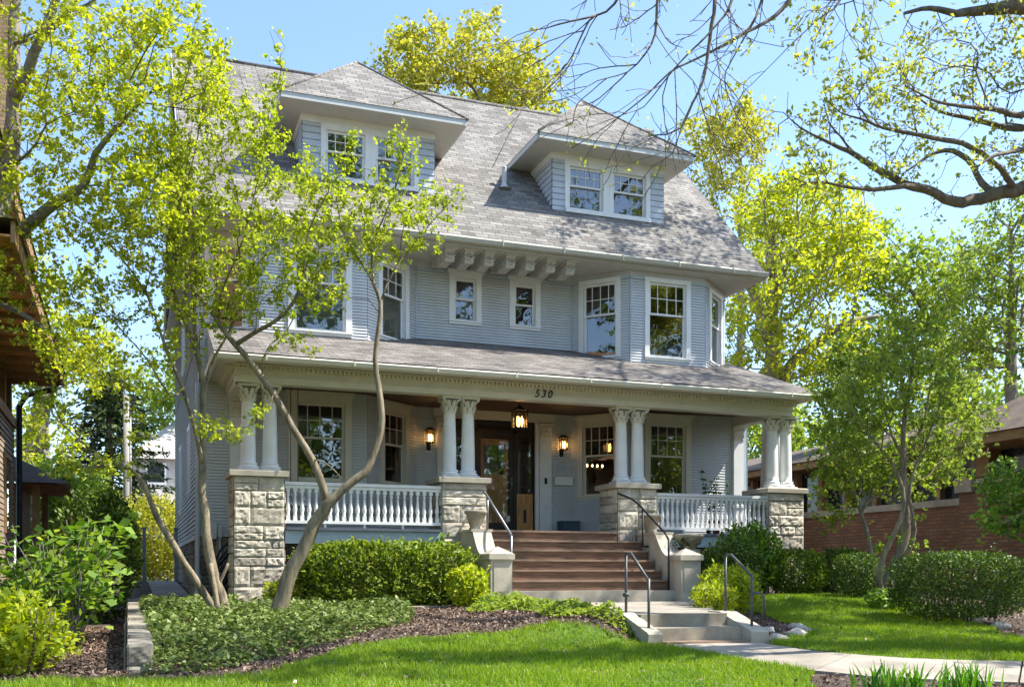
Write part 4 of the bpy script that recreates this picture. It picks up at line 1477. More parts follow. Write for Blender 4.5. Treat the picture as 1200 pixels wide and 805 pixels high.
# ================================================================== GROUND
def axis(far, fine):
    return np.array(sorted(set([-far, -far * .4, -80, -45, -30, -20] + list(fine) + [45, 60, 90, far * .4, far])))
gx = axis(400, np.arange(-14, 34.01, .25)); gy = np.array(sorted(set([-400, -150, -60, -30, -15, -6] + list(np.arange(0, 36.01, .25)) + [40, 50, 70, 100, 160, 400])))
nx, ny = len(gx), len(gy)
V = np.array([(x, y, gz(x, y) + .012 * mnoise.noise((x * 1.7, y * 1.7, 0))) for y in gy for x in gx])
I = np.arange(nx * ny).reshape(ny, nx)
F = np.stack([I[:-1, :-1], I[:-1, 1:], I[1:, 1:], I[1:, :-1]], -1).reshape(-1, 4)
tag(np_object('ground', V, F, 'soil', smooth=True), kind='structure')

YB = [(-14, 10.2), (-1, 10.15), (-.6, 10.3), (0, 10.05), (.74, 9.97), (1.15, 10.14), (1.68, 10.93), (2.28, 11.72), (2.95, 12.45), (3.4, 12.75), (4.3, 12.8), (4.74, 12.72), (5.24, 12.45), (5.67, 12.1), (6.05, 11.68), (6.3, 11.45), (6.37, 11.2), (6.5, 10.4), (6.6, 9.7), (6.76, 9.1)]
YL = [(-14, 2), (5.9, 2), (6.0, 7.9), (6.3, 8.55), (6.76, 9.05)]
XL = [(8.9, 11.0), (9.2, 9.75), (9.42, 9.1), (9.74, 8.54), (10.18, 8.14), (10.62, 7.9), (11.3, 7.74), (11.6, 8.05), (12.0, 8.62), (12.4, 9.1), (13.2, 9.62), (13.7, 9.6), (15.7, 10.3), (17.0, 11.3), (17.9, 12.6), (18.4, 13.6)]
XR = [(8.9, 11.2), (10.95, 11.75), (12.3, 12.35), (13.75, 12.9), (15.9, 13.75), (18.05, 14.6), (18.4, 14.5)]
wob = lambda a: .06 * math.sin(a * 3.1) + .04 * math.sin(a * 7.7 + 1)
lv, lf = [], []
xs = np.arange(-14, 6.761, .1)
for x in xs:
    a, b = lerp_table(x, YL), lerp_table(x, YB) + wob(x)
    for k in range(41):
        y = a + (b - a) * k / 40
        lv.append((x, y, gz(x, y) + .022))
for i in range(len(xs) - 1):
    for k in range(40):
        q = i * 41 + k
        lf.append((q, q + 41, q + 42, q + 1))
o = len(lv)
ys = np.arange(8.9, 18.41, .1)
for y in ys:
    a, b = lerp_table(y, XL) + wob(y) * .6, lerp_table(y, XR) + wob(y)
    b = max(a + .02, b)
    for k in range(31):
        x = a + (b - a) * k / 30
        lv.append((x, y, gz(x, y) + .022))
for i in range(len(ys) - 1):
    for k in range(30):
        q = o + i * 31 + k
        lf.append((q, q + 1, q + 32, q + 31))
tag(np_object('lawn', lv, lf, 'lawn_soil', smooth=True), kind='structure')

def in_left(x, y): return lerp_table(x, YL) < y < lerp_table(x, YB) + wob(x) + .05 and x < 6.74
def in_right(x, y): return lerp_table(y, XL) + wob(y) * .6 - .03 < x < lerp_table(y, XR) + wob(y) + .08 and 9.0 < y < 18.35

grng = np.random.default_rng(11)
B = []
def scatter(n, x0, x1, y0, y1, test):
    X = grng.uniform(x0, x1, n); Y = grng.uniform(y0, y1, n)
    return [(x, y) for x, y in zip(X, Y) if test(x, y)]
pts = scatter(95000, -2.2, 6.8, 7.6, 13.0, in_left) + scatter(120000, 7.6, 14.8, 8.9, 18.4, in_right)
P = np.array([(x, y, gz(x, y) + .015) for x, y in pts])
n = len(P)
hN = np.array([mnoise.noise((p[0] * .9, p[1] * .9, 3)) for p in P])
h = grng.uniform(.035, .075, n) * (1 + .5 * hN)
ang = grng.uniform(0, 2 * PI, n); wd = grng.uniform(.003, .006, n) * 1.4
lean = grng.normal(size=(n, 2)) * .45
dx = np.stack([np.cos(ang) * wd, np.sin(ang) * wd, np.zeros(n)], 1)
tipv = np.stack([lean[:, 0] * h, lean[:, 1] * h, h], 1)
V = np.empty((n, 3, 3)); V[:, 0] = P - dx; V[:, 1] = P + dx; V[:, 2] = P + tipv
tag(np_object('grass', V.reshape(-1, 3), np.arange(n * 3).reshape(n, 3), 'grass_blade'), kind='stuff')

pts = scatter(420, -2, 6.6, 8.3, 12.6, in_left) + scatter(420, 7.8, 14, 9, 17, in_right)
P = np.array([(x, y, gz(x, y) + grng.uniform(.03, .06)) for x, y in pts])
V, F = leaf_quads(P, .045, grng, up=1.2, width=.7, fold=.1)
tag(np_object('fallen_leaves', V, F, 'mulch_chip'), kind='stuff')

# front path in slabs, landing, narrow walks
LP = [(6.33, 11.6), (6.36, 11.2), (6.5, 10.4), (6.6, 9.7), (6.78, 9.1), (7.2, 8.62), (7.75, 8.36), (8.5, 8.05), (10.5, 7.5), (14, 6.8), (22, 5.6)]
RP = [(7.75, 11.6), (7.69, 11.3), (7.80, 10.75), (7.92, 10.45), (8.12, 10.18), (8.50, 9.76), (9.05, 9.44), (9.75, 9.18), (11.4, 8.75), (14.5, 8.1), (22.4, 6.9)]
pm = MB()
def lerp2(a, b, t): return (a[0] + (b[0] - a[0]) * t, a[1] + (b[1] - a[1]) * t)
for i in range(len(LP) - 1):
    n = 3
    for k in range(n):
        q = []
        for t in (k / n, (k + 1) / n):
            gap = 0.0
            q.append((lerp2(LP[i], LP[i + 1], t), lerp2(RP[i], RP[i + 1], t)))
        (a, b), (d, c) = q
        if k == n - 1 and i in (1, 3, 5, 6, 7, 8):
            d = lerp2(a, d, .9); c = lerp2(b, c, .9)
        zt = [gz(*p) + .028 for p in (a, b, c, d)]
        top = [(p[0], p[1], z) for p, z in zip((a, b, c, d), zt)]
        bot = [(p[0], p[1], z - .12) for p, z in zip((a, b, c, d), zt)]
        pm.add(top + bot, [(3, 2, 1, 0), (0, 1, 5, 4), (1, 2, 6, 5), (2, 3, 7, 6), (3, 0, 4, 7)])
tag(pm.build('path', 'path_concrete'), kind='structure')
tag(MB().prism([(6.05, 17.77), (6.05, 16.5), (6.28, 13.5), (6.29, 12.4), (7.62, 12.4), (8.2, 13.5), (9.6, 15.6), (10.75, 16.6), (10.8, 17.77)], -.9, -.533).build('landing', 'path_concrete'), kind='structure')
sp = MB()
for k in range(12):
    y = 20.6 + k * 1.0
    z0, z1 = gz(.8, y) + .03, gz(.8, y + .985) + .03
    xa = .52
    sp.add([(xa, y, z0), (1.25, y, z0), (1.25, y + .985, z1), (xa, y + .985, z1), (xa, y, z0 - .2), (1.25, y, z0 - .2), (1.25, y + .985, z1 - .2), (xa, y + .985, z1 - .2)],
           [(0, 1, 2, 3), (0, 4, 5, 1), (1, 5, 6, 2), (2, 6, 7, 3), (3, 7, 4, 0)])
tag(sp.build('side_path', 'path_concrete'), kind='structure')
tag(MB().box(3.2, 6.1, 17.05, 17.32, -.75, -.555).build('walk_edging', 'concrete_worn'), kind='structure')

# mulch chips over the open beds
cp_ = []
def bed(x, y):
    if in_left(x, y) or in_right(x, y): return False
    if 6.2 < x < 8.2 and y > 8: return False
    return True
pts = scatter(26000, .1, 6.2, 9.9, 17.4, bed) + scatter(14000, -2.2, .0, 10.2, 19, bed) + scatter(2500, 7.9, 9.8, 11.5, 14.5, bed) + scatter(6000, 11.5, 15.5, 11, 19, bed) + scatter(1500, 5.9, 9.5, 7.5, 8.9, lambda x, y: not in_left(x, y) and y < lerp_table(x, [(a, b) for a, b in LP[4:]]) - .02)
P = np.array([(x, y, gz(x, y) + .02) for x, y in pts])
V, F = leaf_quads(P, .05, grng, up=.8, width=.45, fold=.1)
tag(np_object('mulch', V, F, 'mulch_chip'), kind='stuff')

# stepped stone edging between the two side yards
rr = random.Random(9)
y = 10.75
looks = ['pale squared stone block at the lawn end of the side yard wall', 'low stone block second along the side yard wall from the lawn',
         'stone block third along the side yard wall from the lawn', 'stone block midway along the side yard wall by the ground cover',
         'mossy stone block of the side yard wall near the leafy shrub', 'shaded stone block of the side yard wall just before the side walk']
for i in range(6):
    ln = (1.1, 1.3, 1.5, 2.0, 2.6, 4.0)[i]
    zt = -.68 + .035 * i
    m = MB()
    x0 = -.02 + .0 * i
    mm = frame((x0, y), (x0 + .26, y))
    m.box(x0 + .015, x0 + .25, y + .01, y + ln - .02, -1.15, zt - .01)
    stone_face(m, mm, 0, .26, -1.12, zt, rr, .4, .6, .4, .6, .02)
    stone_face(m, frame((x0, y + ln - .02), (x0, y)), 0, ln - .02, -1.15, zt, rr, .4, .6, .6, 1.2, .02)
    tag(m.build('stone_block', 'edging_stone'), looks[i], 'stone block', 'stone blocks of the side yard wall')
    y += ln
# small rocks at the bed by the front path
rk_l = ['pale fieldstone nearest the front path at the mulch bed edge', 'flat fieldstone standing at the tip of the mulch bed', 'rounded fieldstone behind the tip of the mulch bed', 'fieldstone farthest from the path in the mulch bed ring', 'grey fieldstone lying inside the mulch bed by the yellow bush',
        'flat pale stone beside the big boxwood near the brick wall', 'second flat stone in the bed beyond the big boxwood']
for i, (x, y, s) in enumerate(((8.2, 11.75, .13), (8.75, 12.15, .14), (9.08, 12.5, .13), (9.3, 12.9, .12), (8.55, 12.6, .12), (12.9, 13.2, .17), (12.75, 12.45, .15))):
    m = MB(); sd = rr.random() * 50
    n1, n2 = 8, 12
    P = []
    for a in range(n1 + 1):
        for b in range(n2):
            th_, ph = PI * a / n1, 2 * PI * b / n2
            d = Vector((math.sin(th_) * math.cos(ph), math.sin(th_) * math.sin(ph), math.cos(th_)))
            r = s * (1 + .5 * mnoise.noise(d * 1.6 + Vector((sd, 0, 0))))
            P.append((x + d.x * r * 1.2, y + d.y * r * .9, gz(x, y) + .02 + d.z * r * .6))
    m.add(P, [(a * n2 + b, (a + 1) * n2 + b, (a + 1) * n2 + (b + 1) % n2, a * n2 + (b + 1) % n2) for a in range(n1) for b in range(n2)], 0, True)
    tag(m.build('fieldstone', 'rock'), rk_l[i], 'stone', 'fieldstones edging the beds')
# ================================================================== PLANTS
def hedge(name, label, cat, c, size, leaf, lsize, n, seed, yaw=0, lump=.12, power=3.2, stems=10, group=None, hollow=.62, flat=0):
    """clipped or rounded shrub: a lumpy shell of leaves over woody stems; c is the base centre"""
    rng = np.random.default_rng(seed)
    root = thing(name, c, label, cat, group)
    d = rng.normal(size=(n, 3)); d /= np.linalg.norm(d, axis=1, keepdims=True)
    k = (np.abs(d) ** power).sum(1) ** (-1 / power)
    rad = hollow + (1 - hollow) * rng.uniform(0, 1, n) ** .55
    q = d * (k * rad)[:, None]
    lum = np.array([mnoise.noise((a[0] * 2.1 * size[0] + seed, a[1] * 2.1 * size[1], a[2] * 2.1 * size[2])) + .6 * mnoise.noise((a[0] * 6 * size[0], a[1] * 6 * size[1] + seed, a[2] * 6 * size[2])) for a in q])
    q *= (1 + lump * lum)[:, None]
    P = q * np.array([size[0] / 2, size[1] / 2, size[2] / 2]) + np.array([0, 0, size[2] / 2])
    P = P[P[:, 2] > .02]
    sh = []
    for i in range(int(n / 130)):
        b = P[rng.integers(len(P))]
        if b[2] < size[2] * .45: continue
        dd = (b - np.array([0, 0, size[2] * .35])); dd = dd / np.linalg.norm(dd) + np.array([0, 0, .7]); dd /= np.linalg.norm(dd)
        ll = rng.uniform(.05, .17) * (1.5 if lump > .15 else 1)
        sh += [b + dd * ll * t + rng.normal(size=3) * .012 for t in np.linspace(.3, 1, 5)]
    if sh: P = np.concatenate([P, np.array(sh)])
    cy, sy = math.cos(yaw), math.sin(yaw)
    R = np.array([[cy, -sy, 0], [sy, cy, 0], [0, 0, 1]])
    Pw = P @ R.T + np.array(c)
    ax = (P - np.array([0, 0, size[2] * .3])) @ R.T
    ax = ax / (np.linalg.norm(ax, axis=1, keepdims=True) + 1e-6) + np.array([0, 0, .5])
    V, F = leaf_quads(Pw, lsize, rng, .35, axis=ax)
    np_object('foliage', V, F, leaf, root)
    mb = MB()
    for i in range(stems):
        a = rng.uniform(-.38, .38) * size[0]; b = rng.uniform(-.3, .3) * size[1]
        tx, ty = a * 1.15, b * 1.15
        p0 = np.array([a * .8, b * .8, -.03]) @ R.T + np.array(c); p2 = np.array([tx, ty, size[2] * .8]) @ R.T + np.array(c)
        p1 = (p0 + p2) / 2 + rng.normal(size=3) * .05
        mb.tube([p0, p1, p2], [.014, .011, .005], 5)
    mb.build('stem', 'twig', root, uv=False)
    return root


def G(x, y): return (x, y, gz(x, y))

hedge('hedge', 'long clipped light green hedge in front of the left balustrade', 'hedge', (4.35, 18.25, -.6), (3.35, 1.0, 1.16), 'leaf_box', .085, 17000, 1, 0, .12, 4.5, 30)
hedge('rounded_shrub', 'big dark green clipped oval shrub near the red brick wall', 'shrub', (12.55, 13.1, -.72), (2.15, 1.5, 1.08), 'leaf_yew', .05, 17000, 2, -.3, .07, 3.2, 14)
hedge('shrub', 'lime yellow shrub at the end of the clipped hedge by the stone pedestal', 'shrub', G(5.45, 16.9), (.78, .7, .72), 'leaf_gold', .085, 1700, 3, 0, .2, 2.2, 8)
hedge('shrub', 'small lime green shrub at the foot of the first stone pier', 'shrub', G(2.55, 18.3), (.7, .6, .5), 'leaf_gold', .08, 1000, 33, 0, .2, 2.2, 8)
hedge('shrub', 'dark green shrub beside the right pedestal in shade', 'shrub', G(11.1, 17.6), (1.3, 1.1, 1.15), 'leaf_yew', .06, 6500, 4, 0, .14, 2.6, 12)
hedge('shrub', 'tall bright leafy shrub below the right balustrade', 'shrub', G(11.9, 18.1), (1.5, 1.1, 1.5), 'leaf_bush', .10, 4200, 5, 0, .22, 2.2, 14, hollow=.4)
hedge('shrub', 'mid green shrub in front of the last stone pier', 'shrub', G(12.9, 17.9), (1.3, 1.0, .98), 'leaf_box', .065, 6500, 6, 0, .15, 2.5, 12)
hedge('shrub', 'dark green shrub between the last pier and the small tree', 'shrub', G(14.15, 18.0), (1.35, 1.1, 1.0), 'leaf_yew', .055, 7500, 7, 0, .12, 2.7, 12)
hedge('shrub', 'darkest low shrub just left of the multi stemmed tree', 'shrub', G(13.4, 16.6), (.95, .9, .9), 'leaf_yew', .05, 5000, 8, 0, .14, 2.6, 10)
hedge('shrub', 'yellow green bush behind the handrail of the concrete steps', 'shrub', G(9.45, 15.0), (1.15, .9, .85), 'leaf_gold', .07, 3000, 9, 0, .2, 2.3, 12, hollow=.4)
hedge('shrub', 'low pale green shrub close beside the concrete landing', 'shrub', G(8.75, 14.3), (.75, .7, .62), 'leaf_gold', .06, 1700, 10, 0, .2, 2.3, 8, hollow=.4)
hedge('shrub', 'bright lime bush at the lawn edge in the lower left corner', 'shrub', G(-1.15, 10.95), (1.2, 1.1, .8), 'leaf_gold', .08, 3800, 12, 0, .42, 2.2, 16, hollow=.3)
hedge('shrub', 'low green bush between the corner lime bush and the leggy shrub', 'shrub', G(-1.05, 12.5), (.7, .9, .55), 'leaf_bush', .07, 2200, 13, 0, .2, 2.2, 10, hollow=.4)
hedge('shrub', 'small leafy perennial under the multi stemmed tree', 'plant', G(12.4, 14.6), (.8, .6, .4), 'leaf_bush', .08, 900, 14, 0, .2, 2.2, 5, hollow=.3)
hedge('shrub', 'dark shrub in the side yard behind the leggy shrub', 'shrub', G(-.55, 20.5), (1.5, 1.3, 2.5), 'leaf_yew', .09, 6500, 15, 0, .2, 2.2, 10)
hedge('shrub', 'yellow shrub beyond the side gate posts', 'shrub', (.85, 35.5, -.3), (3.2, 2.2, 2.9), 'leaf_yellow', .14, 5200, 16, 0, .2, 2.2, 14, hollow=.3)
hedge('shrub', 'light green shrub in the far back yard beyond the walk', 'shrub', (.6, 40, -.3), (4, 2, 1.6), 'leaf_lime', .16, 3000, 17, 0, .25, 2.2, 10, hollow=.3)
hedge('shrub', 'broad leafed shrub behind the left end of the clipped hedge', 'shrub', G(5.62, 19.0), (.95, .5, 1.32), 'leaf_bush', .14, 750, 18, 0, .2, 2.4, 8, hollow=.3)

# leggy shrub with big leaves in the left bed
def leggy(name, label, c, h, r, nst, leaf, lsize, seed, per=26):
    rng = np.random.default_rng(seed)
    root = thing(name, c, label, 'shrub')
    mb = MB(); Pl = []
    for i in range(nst):
        a = rng.uniform(0, 2 * PI); rr = r * rng.uniform(.3, 1); hh = h * rng.uniform(.55, 1.05)
        pts = []
        for t in np.linspace(0, 1, 7):
            b = t ** 1.5
            pts.append(np.array(c) + np.array([math.cos(a) * (rr * b + .18), math.sin(a) * (rr * b + .18), hh * t - .1 * h * b]) + rng.normal(size=3) * .03 * t)
        mb.tube(pts, [.013 - .009 * t for t in np.linspace(0, 1, 7)], 5)
        for k in range(per):
            t = rng.uniform(.25, 1.0) ** .8
            j = min(5, int(t * 6)); q = pts[j] + (pts[j + 1] - pts[j]) * (t * 6 - j)
            Pl.append(q + rng.normal(size=3) * np.array([.13, .13, .08]))
    mb.build('stem', 'bark_grey', root, uv=False)
    V, F = leaf_quads(np.array(Pl), lsize, rng, .9, width=.7, fold=.15)
    np_object('foliage', V, F, leaf, root)
leggy('shrub', 'tall leggy shrub with big leaves left of the stone block wall', G(-.78, 14.6), 1.85, .72, 34, 'leaf_bush', .15, 1, 26)
leggy('shrub', 'leafy shrub in front of the brown clapboard wall', G(-1.45, 15.2), 1.5, .7, 22, 'leaf_bush', .14, 2, 26)
leggy('shrub', 'shrub with reddish stems farther back in the left side yard', G(-.9, 17.6), 1.9, .7, 22, 'leaf_green', .12, 3, 26)

# evergreen ground cover
def cover(test, n, x0, x1, y0, y1, h, seed, name, size=.06, leaf='leaf_cover'):
    rng = np.random.default_rng(seed)
    X = rng.uniform(x0, x1, n); Y = rng.uniform(y0, y1, n)
    P = []
    for x, y in zip(X, Y):
        k = test(x, y)
        if k > 0:
            k = min(1, k)
            m = .55 + .6 * mnoise.noise((x * 1.8, y * 1.8, seed)) + .4 * mnoise.noise((x * 5, y * 5, seed))
            if m < .22 and rng.uniform() < .6: continue
            P.append((x, y, gz(x, y) + h * k * m * rng.uniform(.35, 1) + .015))
    V, F = leaf_quads(np.array(P), size, rng, .85, width=.6)
    tag(np_object(name, V, F, leaf), kind='stuff')
FRONT = [(.2, 10.35), (.6, 10.5), (1, 10.75), (1.5, 11.5), (2.0, 12.2), (2.6, 12.95), (3.2, 13.7), (3.8, 14.6), (4.2, 15.6), (4.4, 16.4)]
def left_cover(x, y):
    f = lerp_table(x, FRONT) + .25 * mnoise.noise((x * 1.5, 0, 5))
    back = 20.3 if x < 1.8 else 17.0 + .3 * (4.4 - x)
    if x < .14 or x > 4.4: return 0
    return min((y - f) / .35, (back - y) / .2, (x - .1) / .15)
cover(left_cover, 36500, .1, 4.45, 10.2, 20.4, .26, 21, 'ground_cover', .074)
def landing_cover(x, y):
    xl = 5.35 + .25 * math.sin(y * 2.3) + (.45 * smooth(14.5, 12.2, y))
    return min((x - xl) / .2, (6.2 - x) / .1, (y - 11.75) / .2, (17.1 - y) / .2)
cover(landing_cover, 11000, 5.0, 6.25, 11.7, 17.2, .24, 22, 'ground_cover', .065, 'leaf_green')

# strap leaved clumps by the path
def iris(label, cx, cy, n, seed, spread, hgt):
    rng = np.random.default_rng(seed)
    root = thing('iris_clump', G(cx, cy), label, 'plant', 'iris clumps in the bed by the path')
    V, F = [], []
    for i in range(n):
        x, y = cx + rng.normal() * spread, cy + rng.normal() * spread * .5
        a = rng.uniform(0, 2 * PI); ln = hgt * rng.uniform(.6, 1.1); bend = rng.uniform(.05, .5)
        side = rng.uniform(0, PI); w = rng.uniform(.010, .017)
        b = len(V)
        for j, t in enumerate(np.linspace(0, 1, 6)):
            ww = w * (1 - t ** 2.5) + .001
            px_, py_ = x + math.cos(a) * bend * ln * t * t, y + math.sin(a) * bend * ln * t * t
            z = gz(cx, cy) + ln * (t - .25 * bend * t * t)
            V += [(px_ - math.cos(side) * ww, py_ - math.sin(side) * ww, z), (px_ + math.cos(side) * ww, py_ + math.sin(side) * ww, z)]
            if j: F.append((b + 2 * j - 2, b + 2 * j - 1, b + 2 * j + 1, b + 2 * j))
    np_object('leaves', V, F, 'leaf_iris', root)
iris('clump of upright strap leaves left in the mulch by the path', 6.68, 7.95, 75, 1, .12, .32)
iris('narrow clump of strap leaves between two larger clumps', 6.98, 7.85, 26, 2, .06, .32)
iris('clump of arching strap leaves right beside the path', 7.45, 7.72, 85, 3, .14, .34)

# ------------------------------------------------------------------ the two small trees in front
tA = 15.3
treeA = [
    limb_px((316, 736, tA, .19), (326, 712, tA, .155), (338, 680, tA, .14), (352, 650, tA, .13), (369, 615, tA, .125), (384, 590, tA, .12)),
    limb_px((384, 590, tA, .085), (373, 556, tA, .072), (356, 522, tA - .1, .066), (332, 482, tA - .2, .062), (307, 442, tA - .3, .058), (286, 415, tA - .35, .055), (266, 392, tA - .4, .05), (246, 362, tA - .5, .04), (226, 336, tA - .6, .03), (208, 300, tA - .7, .022), (200, 260, tA - .8, .016)),
    limb_px((278, 404, tA - .37, .042), (300, 389, tA - .5, .04), (325, 375, tA - .7, .036), (345, 352, tA - .8, .030), (356, 320, tA - .9, .022), (362, 270, tA - 1, .016), (385, 225, tA - 1, .011)),
    limb_px((384, 590, tA, .09), (402, 574, tA, .082), (430, 550, tA + .05, .074), (441, 522, tA + .1, .066), (448, 490, tA + .1, .060), (444, 455, tA + .15, .055), (440, 420, tA + .2, .05), (444, 385, tA + .2, .044), (446, 355, tA + .2, .038), (438, 332, tA + .2, .032)),
    limb_px((444, 352, tA + .2, .026), (462, 318, tA + .3, .021), (482, 290, tA + .5, .017), (505, 262, tA + .6, .013), (535, 228, tA + .7, .008)),
    limb_px((438, 332, tA + .2, .026), (436, 290, tA + .2, .02), (452, 250, tA, .015), (470, 200, tA - .1, .01), (474, 155, tA - .1, .006)),
    limb_px((438, 332, tA + .2, .022), (418, 300, tA + .1, .018), (400, 265, tA - .1, .013), (392, 215, tA - .2, .009)),
    limb_px((362, 535, tA, .018), (385, 545, tA - .2, .014), (400, 560, tA - .3, .01)),
    limb_px((320, 463, tA - .25, .014), (314, 480, tA - .6, .011), (290, 500, tA - .9, .008), (250, 510, tA - 1.1, .005)),
    limb_px((250, 370, tA - .5, .022), (265, 330, tA - .7, .018), (285, 280, tA - .8, .013), (300, 220, tA - .9, .009), (330, 80, tA - 1, .004)),
]
blA = [(215, 250, 75, 70, tA - .7, 1.3, 130), (300, 300, 75, 75, tA - .6, 1.3, 190), (250, 180, 70, 70, tA - .7, 1.2, 120), (370, 265, 60, 60, tA - .5, 1.2, 150), (350, 205, 55, 45, tA - .7, 1.0, 70),
       (300, 130, 40, 60, tA - .9, .9, 55), (325, 60, 14, 26, tA - 1, .3, 10), (430, 260, 50, 55, tA, 1.1, 110), (475, 260, 55, 60, tA + .3, 1.0, 90), (515, 235, 35, 35, tA + .6, .6, 30), (470, 180, 28, 40, tA, .6, 34),
       (240, 350, 70, 40, tA - .7, 1.1, 70), (360, 340, 55, 30, tA - .6, .9, 50), (345, 395, 40, 20, tA - .5, .6, 18), (265, 500, 50, 22, tA - 1, .5, 22), (300, 480, 18, 14, tA - .8, .3, 10), (410, 180, 24, 24, tA - .2, .5, 14)]
make_tree('small_tree', 'small front tree with thick trunk forking in a wide V before the balustrade', 'tree', px(320, 730, tA), [[(a, b, c, d * .8) for a, b, c, d in l] for l in treeA], blA, 'leaf_crab', 'bark', 101, .057, 3.4, .065, density=1.0, bf=.3, rleaf=.0062, tip=.0032)

tB = 15.0
treeB = [
    limb_px((268, 738, tB, .12), (262, 710, tB, .09), (252, 680, tB, .078), (244, 645, tB, .07), (239, 600, tB, .063), (237, 550, tB, .056), (238, 500, tB, .05), (239, 450, tB, .044), (232, 415, tB, .036), (228, 375, tB - .1, .026), (230, 300, tB - .2, .018), (215, 220, tB - .3, .011)),
    limb_px((268, 738, tB, .075), (258, 722, tB, .06), (236, 690, tB - .1, .054), (206, 642, tB - .3, .048), (184, 605, tB - .4, .042), (168, 568, tB - .6, .034), (152, 549, tB - .7, .026), (125, 546, tB - .8, .02), (90, 547, tB - .9, .013), (50, 535, tB - 1, .007)),
    limb_px((268, 738, tB, .05), (259, 725, tB - .1, .045), (252, 690, tB - .15, .038), (247, 660, tB - .1, .03)),
    limb_px((237, 545, tB, .036), (228, 500, tB - .2, .031), (214, 455, tB - .4, .026), (195, 410, tB - .6, .021), (172, 345, tB - .7, .016), (140, 300, tB - .9, .011), (110, 265, tB - 1, .006)),
    limb_px((238, 470, tB, .03), (246, 430, tB + .2, .026), (262, 400, tB + .4, .02), (282, 360, tB + .5, .014), (300, 300, tB + .6, .008)),
    limb_px((236, 430, tB, .03), (220, 385, tB - .1, .026), (200, 330, tB - .3, .021), (196, 280, tB - .4, .017), (212, 235, tB - .5, .013), (228, 180, tB - .6, .009), (240, 110, tB - .7, .005)),
    limb_px((214, 455, tB - .4, .02), (200, 465, tB - .6, .016), (175, 425, tB - .8, .012), (150, 395, tB - 1, .008), (100, 340, tB - 1.2, .004)),
    limb_px((165, 562, tB - .6, .016), (158, 535, tB - .7, .012), (160, 500, tB - .9, .008)),
    limb_px((254, 690, tB, .03), (262, 672, tB, .025), (267, 660, tB, .018)),
]
blB = [(215, 200, 60, 60, tB - .5, 1.1, 110), (160, 290, 60, 60, tB - .9, 1.1, 110), (205, 300, 60, 60, tB - .4, 1.1, 90), (120, 350, 60, 50, tB - 1, 1.1, 80), (140, 430, 55, 40, tB - 1, .9, 60), (250, 130, 40, 50, tB - .6, .8, 50),
       (100, 540, 60, 22, tB - 1, .6, 34), (205, 400, 40, 40, tB - .3, .8, 36), (60, 470, 40, 40, tB - 1.1, .7, 40), (165, 500, 25, 40, tB - .8, .5, 16), (280, 330, 45, 40, tB + .5, .7, 46)]
make_tree('small_tree', 'slim many stemmed front tree with one low stem arching left over the side yard', 'tree', px(262, 732, tB), treeB, blB, 'leaf_crab', 'bark', 102, .055, 3.2, .065, density=1.0, bf=.3, rleaf=.0062, tip=.0032)

# ------------------------------------------------------------------ big tree at the left edge
tL = 14.6
treeL = [
    limb_px((-32, 800, tL, .34), (-34, 640, tL, .24), (-30, 480, tL, .21), (-22, 360, tL, .19), (-8, 270, tL, .17), (8, 200, tL, .14), (17, 140, tL, .11), (18, 100, tL, .09), (15, 50, tL, .075), (17, 0, tL, .06), (25, -60, tL, .04)),
    limb_px((20, 118, tL, .085), (32, 85, tL - .2, .075), (48, 45, tL - .4, .062), (62, 10, tL - .5, .05), (80, -40, tL - .7, .03)),
    limb_px((52, 40, tL - .4, .04), (75, 22, tL - .6, .034), (100, -10, tL - .8, .02)),
    limb_px((-14, 300, tL, .12), (8, 284, tL - .3, .1), (40, 258, tL - .6, .085), (70, 234, tL - .9, .07), (98, 218, tL - 1.1, .055), (112, 180, tL - 1.3, .04), (145, 140, tL - 1.5, .026), (185, 100, tL - 1.7, .014)),
    limb_px((22, 45, tL, .028), (50, 34, tL + .1, .026), (90, 16, tL + .3, .02), (122, -8, tL + .4, .012)),
    limb_px((0, 195, tL, .028), (20, 190, tL - .2, .024), (42, 170, tL - .5, .018), (55, 145, tL - .6, .013), (90, 130, tL - .7, .008)),
    limb_px((18, 52, tL, .024), (40, 44, tL - .5, .021), (60, 28, tL - .9, .017), (118, -4, tL - 1.4, .01)),
    limb_px((-20, 350, tL, .05), (10, 360, tL - .8, .04), (45, 380, tL - 1.2, .028), (80, 410, tL - 1.6, .015)),
]
blL = [(45, 60, 60, 60, tL, 1.6, 100), (130, 70, 75, 60, tL - .8, 1.5, 190), (210, 50, 55, 50, tL - 1.2, 1.2, 110), (60, 150, 60, 55, tL - .4, 1.4, 100), (160, 150, 70, 55, tL - 1.3, 1.3, 150), (110, 230, 75, 50, tL - 1, 1.3, 130),
       (40, 250, 45, 45, tL - .8, 1.1, 60), (40, 330, 55, 50, tL - 1.1, 1.1, 45), (180, 230, 45, 45, tL - 1.5, 1.0, 70), (90, 400, 40, 45, tL - 1.6, .9, 55), (250, 100, 25, 40, tL - 1.5, .7, 30), (30, 400, 30, 25, tL - 1.1, .9, 14),
       (60, -80, 160, 80, tL - .5, 1.8, 120)]
make_tree('large_tree', 'large yellow green tree at the left edge by the brown house', 'tree', px(-32, 760, tL), treeL, blL, 'leaf_elm', 'bark_grey', 103, .06, 3.6, .075, density=1.1, bf=.25, rleaf=.0066, tip=.0034)

